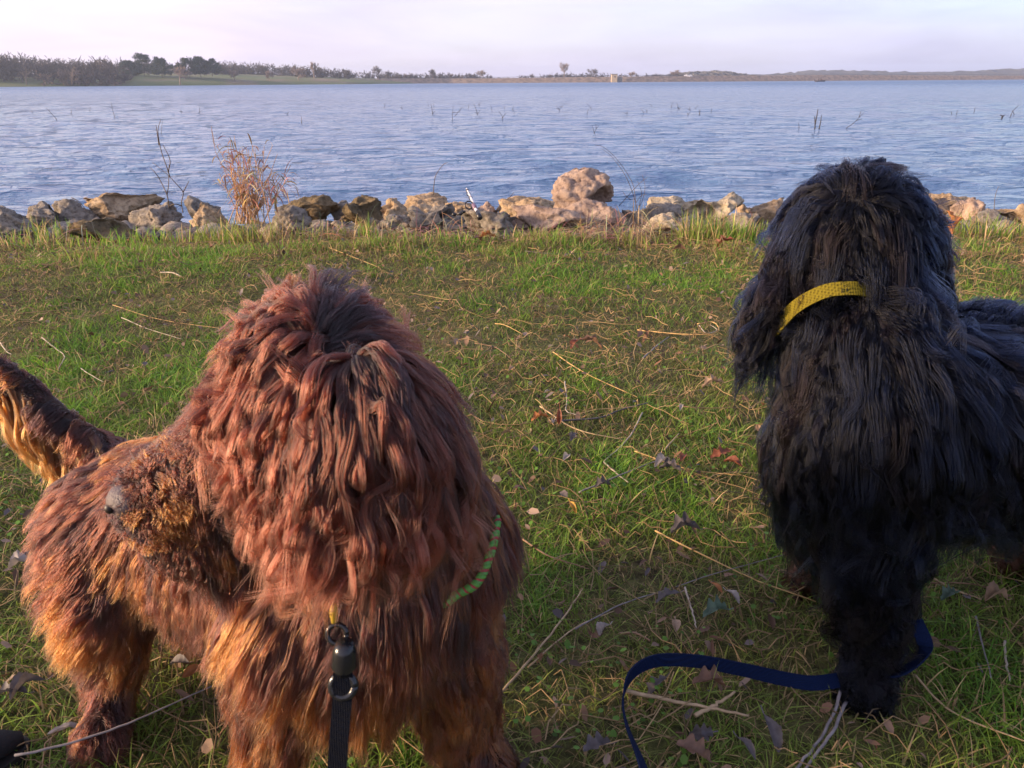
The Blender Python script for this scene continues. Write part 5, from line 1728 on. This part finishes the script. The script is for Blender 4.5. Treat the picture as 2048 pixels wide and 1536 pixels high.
for k in range(60):   # hanging dry leaves at the right side
    p = at(rg.gauss(545, 18), rg.uniform(345, 400), 4.45)
    c = [x * rg.uniform(.6, 1.2) for x in (.50, .32, .20)]
    leaf_strip(p, Vector((rg.gauss(.1, .4), rg.gauss(0, .4), rg.uniform(-.6, .5))), rg.uniform(.06, .14), rg.uniform(.005, .010), .5, c, VV, FF, CC, rg)
for k in range(5):
    top = at(545 + k * 5, 340 + k * 4, 4.45); b0 = at(505, 440, 4.42)
    st.append((spline([b0, (b0 + top) / 2 + Vector((.02, 0, .03)), top], 8), [.0025 * (1 - .5 * i / 8) for i in range(8)]))
curve_stems('dry_reed', st, simple('reed_stem', (.42, .26, .15), .8), 'tall clump of dry tan reeds in front of the rocks', 'plant', at(500, 450, 4.45), leaves=(VV, FF, CC))

def wire_plant(paths, D, r, m, label, name='bare_shrub', cat='plant'):
    ps = []
    for path in paths:
        n = max(6, 4 * len(path))
        pts = spline([at(a, b, D + (0.03 * math.sin(a * .3))) for a, b in path], n)
        ps.append((pts, [r * (1 - .6 * i / n) for i in range(n)]))
    me = tube(ps, 5); b = ps[0][0][0].copy(); me.transform(Matrix.Translation(-b))
    o = link(name, me, m, None, True); o.location = b
    tag(o, label, cat)
M_tw = simple('shrub_twig', (.10, .075, .06), .8)
wire_plant([[(366, 425), (363, 405), (366, 385), (350, 365), (330, 345), (305, 325)], [(366, 385), (378, 362)], [(340, 355), (334, 335), (322, 300), (316, 262), (322, 238)],
            [(338, 415), (334, 390), (320, 360), (310, 345), (300, 335)], [(363, 412), (350, 408), (338, 412)], [(318, 290), (312, 250)], [(336, 345), (340, 320), (326, 290)],
            [(334, 390), (337, 370), (338, 330)]], 4.4, .0032, M_tw, 'leafless spindly shrub growing between the left rocks')
wire_plant([[(867, 390), (868, 370), (872, 350), (886, 330), (895, 325)]], 4.9, .0030, M_tw, 'single thin curved stalk rising behind the ochre rock', 'dry_stalk')
wire_plant([[(1272, 428), (1285, 400), (1290, 375), (1285, 350)], [(1238, 412), (1262, 385), (1280, 366), (1295, 355)], [(1272, 428), (1270, 390), (1262, 360), (1235, 320), (1208, 295), (1190, 290)],
            [(1275, 420), (1265, 385), (1250, 350), (1225, 315), (1205, 298)], [(1278, 415), (1283, 385), (1275, 362)], [(1262, 400), (1252, 392), (1245, 382)], [(1272, 405), (1282, 392), (1294, 388)]],
           4.75, .0020, M_tw, 'wispy branching stem right of the big upright rock', 'dry_weed')
wire_plant([[(143, 395), (160, 405), (175, 425)]], 4.5, .003, M_tw, 'thin twig leaning across the flat topped grey rock', 'dry_stalk')
wire_plant([[(1988, 420), (1990, 395), (1994, 380), (1998, 372)]], 4.8, .0022, M_tw, 'thin stem standing at the water near the right edge', 'dry_stalk')
wire_plant([[(1015, 398), (1022, 392), (1028, 384)]], 4.9, .003, M_tw, 'stubby stem on the flat brown slab', 'dry_stalk')

# matted straw over the rocks' feet
VV, FF, CC = [], [], []
rg = random.Random(3)
for k in range(1500):
    px = rg.choice([rg.uniform(560, 960), rg.uniform(0, 2048), rg.uniform(1150, 1320)]); py = rg.gauss(466, 10)
    p = atz(px, py, -.02); p.z = float(gh(p.x, p.y)) + rg.uniform(.005, .04)
    c = [x * rg.uniform(.5, 1.15) for x in rg.choice([(.36, .25, .15), (.30, .20, .14), (.42, .30, .18)])]
    leaf_strip(p, Vector((rg.gauss(0, 1), rg.gauss(0, .5), rg.uniform(0, 1.1))), rg.uniform(.08, .24), rg.uniform(.002, .005), rg.uniform(.1, .45), c, VV, FF, CC, rg)
o = link('straw_mat', np_mesh('straw_mat', VV, FF, {'tint': CC}), M_straw)
tag(o, 'matted bleached grass along the foot of the rocks', 'straw', kind='stuff')

# ------------------------------------------------------------------ stalks standing in the water
M_stalk = simple('wet_stalk', (.035, .035, .045), .6)
def stalks(paths, label, r=.010, name='water_stalk', group='bare stalks standing in the lake'):
    ps = []
    y0 = max(b for a, b in paths[0])
    base = atz(paths[0][0][0], paths[0][0][1], WATER_Z)
    for path in paths:
        n = max(4, 3 * len(path))
        pts = spline([at(a, b, base.y) for a, b in path], n)
        if path is paths[0]: pts[0] = pts[0] - Vector((0, 0, .1))
        ps.append((pts, [r * .7 * (1 - .55 * i / n) for i in range(n)]))
    me = tube(ps, 4); me.transform(Matrix.Translation(-base))
    o = link(name, me, M_stalk, None, True); o.location = base
    tag(o, label, 'stalk', group)
stalks([[(1630, 258), (1630, 245), (1629, 232)], [(1638, 258), (1641, 245), (1643, 230)], [(1630, 250), (1634, 230), (1636, 218)]], 'dark forked stump standing in the lake left of the black dog\'s head', .022)
stalks([[(1598, 258), (1598, 252), (1597, 245)]], 'short stalk just left of the dark forked stump', .012)
stalks([[(1690, 257), (1705, 248), (1718, 235), (1728, 225)], [(1712, 241), (1724, 238)], [(1718, 235), (1722, 222)]], 'pale leaning branch right of the dark forked stump', .012)
stalks([[(1188, 268), (1192, 258), (1198, 250)], [(1189, 268), (1186, 256), (1184, 250)], [(1192, 258), (1192, 248)]], 'little branched twig in the water above the big upright rock', .010)
stalks([[(603, 246), (603, 240), (603, 233)]], 'dark peg in the water above the reed clump', .016)
stalks([[(1399, 230), (1400, 218)]], 'upright dark peg in the middle right of the lake', .022)
stalks([[(2003, 238), (2005, 232), (2000, 230)], [(2003, 235), (2009, 230)]], 'small forked stump near the right edge of the lake', .03)
stalks([[(2020, 235), (2026, 222), (2038, 210)]], 'leaning stalk nearest the right edge of the lake', .015)
stalks([[(865, 228), (864, 218), (862, 208)], [(865, 228), (870, 222)]], 'taller leaning stalk in the middle row of water plants', .02)
stalks([[(955, 228), (952, 218), (948, 208)]], 'tall slanting stalk right of the reddish twigs in the lake', .02)
stalks([[(905, 242), (905, 225), (907, 212)], [(905, 225), (920, 224)], [(910, 232), (925, 214)]], 'reddish tangle of twigs in the middle of the lake', .012)
stalks([[(1005, 240), (1004, 232), (997, 222)], [(1005, 235), (1012, 226)]], 'v shaped twig standing right of the reddish tangle', .016)
stalks([[(115, 240), (102, 226), (92, 215)]], 'thin leaning stalk in the water at the far left', .014)
stalks([[(230, 236), (226, 222), (222, 204)]], 'slanted stalk in the water left of the shrub', .012)
stalks([[(322, 270), (325, 240)]], 'stalk in the water beside the shrub\'s highest twig', .008)
rg = random.Random(12)
for k in range(38):
    px = rg.choice([rg.uniform(40, 600), rg.uniform(760, 1300), rg.uniform(760, 1300), rg.uniform(1300, 1450), rg.uniform(1850, 2040)])
    py = rg.uniform(212, 232) if px < 1850 else rg.uniform(225, 236)
    h_ = rg.uniform(5, 14); dx = rg.gauss(0, 4)
    paths = [[(px, py), (px + dx * .4, py - h_ * .5), (px + dx, py - h_)]]
    if rg.random() < .4: paths.append([(px, py - 2), (px + rg.uniform(-8, 8), py - 3 - rg.random() * 4)])
    stalks(paths, 'thin bare stalk poking out of the lake', .014)

# ------------------------------------------------------------------ fishing rod among the rocks
root = empty('fishing_rod', at(945, 430, 4.35))
M_rodw = simple('white_rod', (.55, .53, .56), .4); M_rodk = simple('black_rod_parts', (.012, .012, .016), .35)
c = spline([at(958, 432, 4.25), at(950, 415, 4.35), at(944, 400, 4.45), at(933, 377, 4.6)], 24)
child('rod_blank', tube([(c, [.009 * (1 - .7 * k / 24) + .002 for k in range(24)])], 8), M_rodw, root, True)
child('grip', tube([([at(960, 436, 4.23), at(955, 424, 4.29)], [.014, .013])], 10), M_rodk, root, True)
up = RAX @ Vector((0, 1, 0))
for (a, b, D, r_) in ((937, 388, 4.54, .010), (934.5, 381, 4.57, .007), (941, 396, 4.48, .009)):
    child('line_guide', ring(at(a, b, D), r_, .0025, X1, up, 14), M_rodk, root, True)
child('reel_seat', tube([([at(951, 418, 4.33), at(947, 409, 4.39)], [.013, .012])], 10), simple('purple_grip', (.16, .10, .16), .5), root, True)
child('reel', tube([([at(930, 424, 4.33), at(926, 423, 4.34), at(921, 428, 4.33), at(914, 428, 4.33)], [.006, .011, .010, .005])], 12), M_rodk, root, True)
child('reel_handle', ring(at(938, 410, 4.38), .022, .004, X1, up, 18), M_rodk, root, True)
child('crank_knob', tube([([at(905, 427, 4.33), at(912, 431, 4.33)], [.012, .010])], 8), M_rodk, root, True)
tag(root, 'white and black fishing rod with reel leaning among the rocks', 'fishing rod')

# ------------------------------------------------------------------ haze
bm = bmesh.new()
box_bm(bm, (0, 1000, 21.5), (6000, 3600, 46))
hz = link('haze', bm_mesh('haze', bm))
hz.data.materials.clear()
m, t, out = mat('evening_haze')
pv_ = N(t, 'ShaderNodeVolumePrincipled'); pv_.inputs['Color'].default_value = (.62, .75, 1, 1)
pv_.inputs['Density'].default_value = .00030; pv_.inputs['Anisotropy'].default_value = .2
t.links.new(pv_.outputs[0], out.inputs['Volume'])
hz.data.materials.append(m)
tag(hz, kind='stuff')
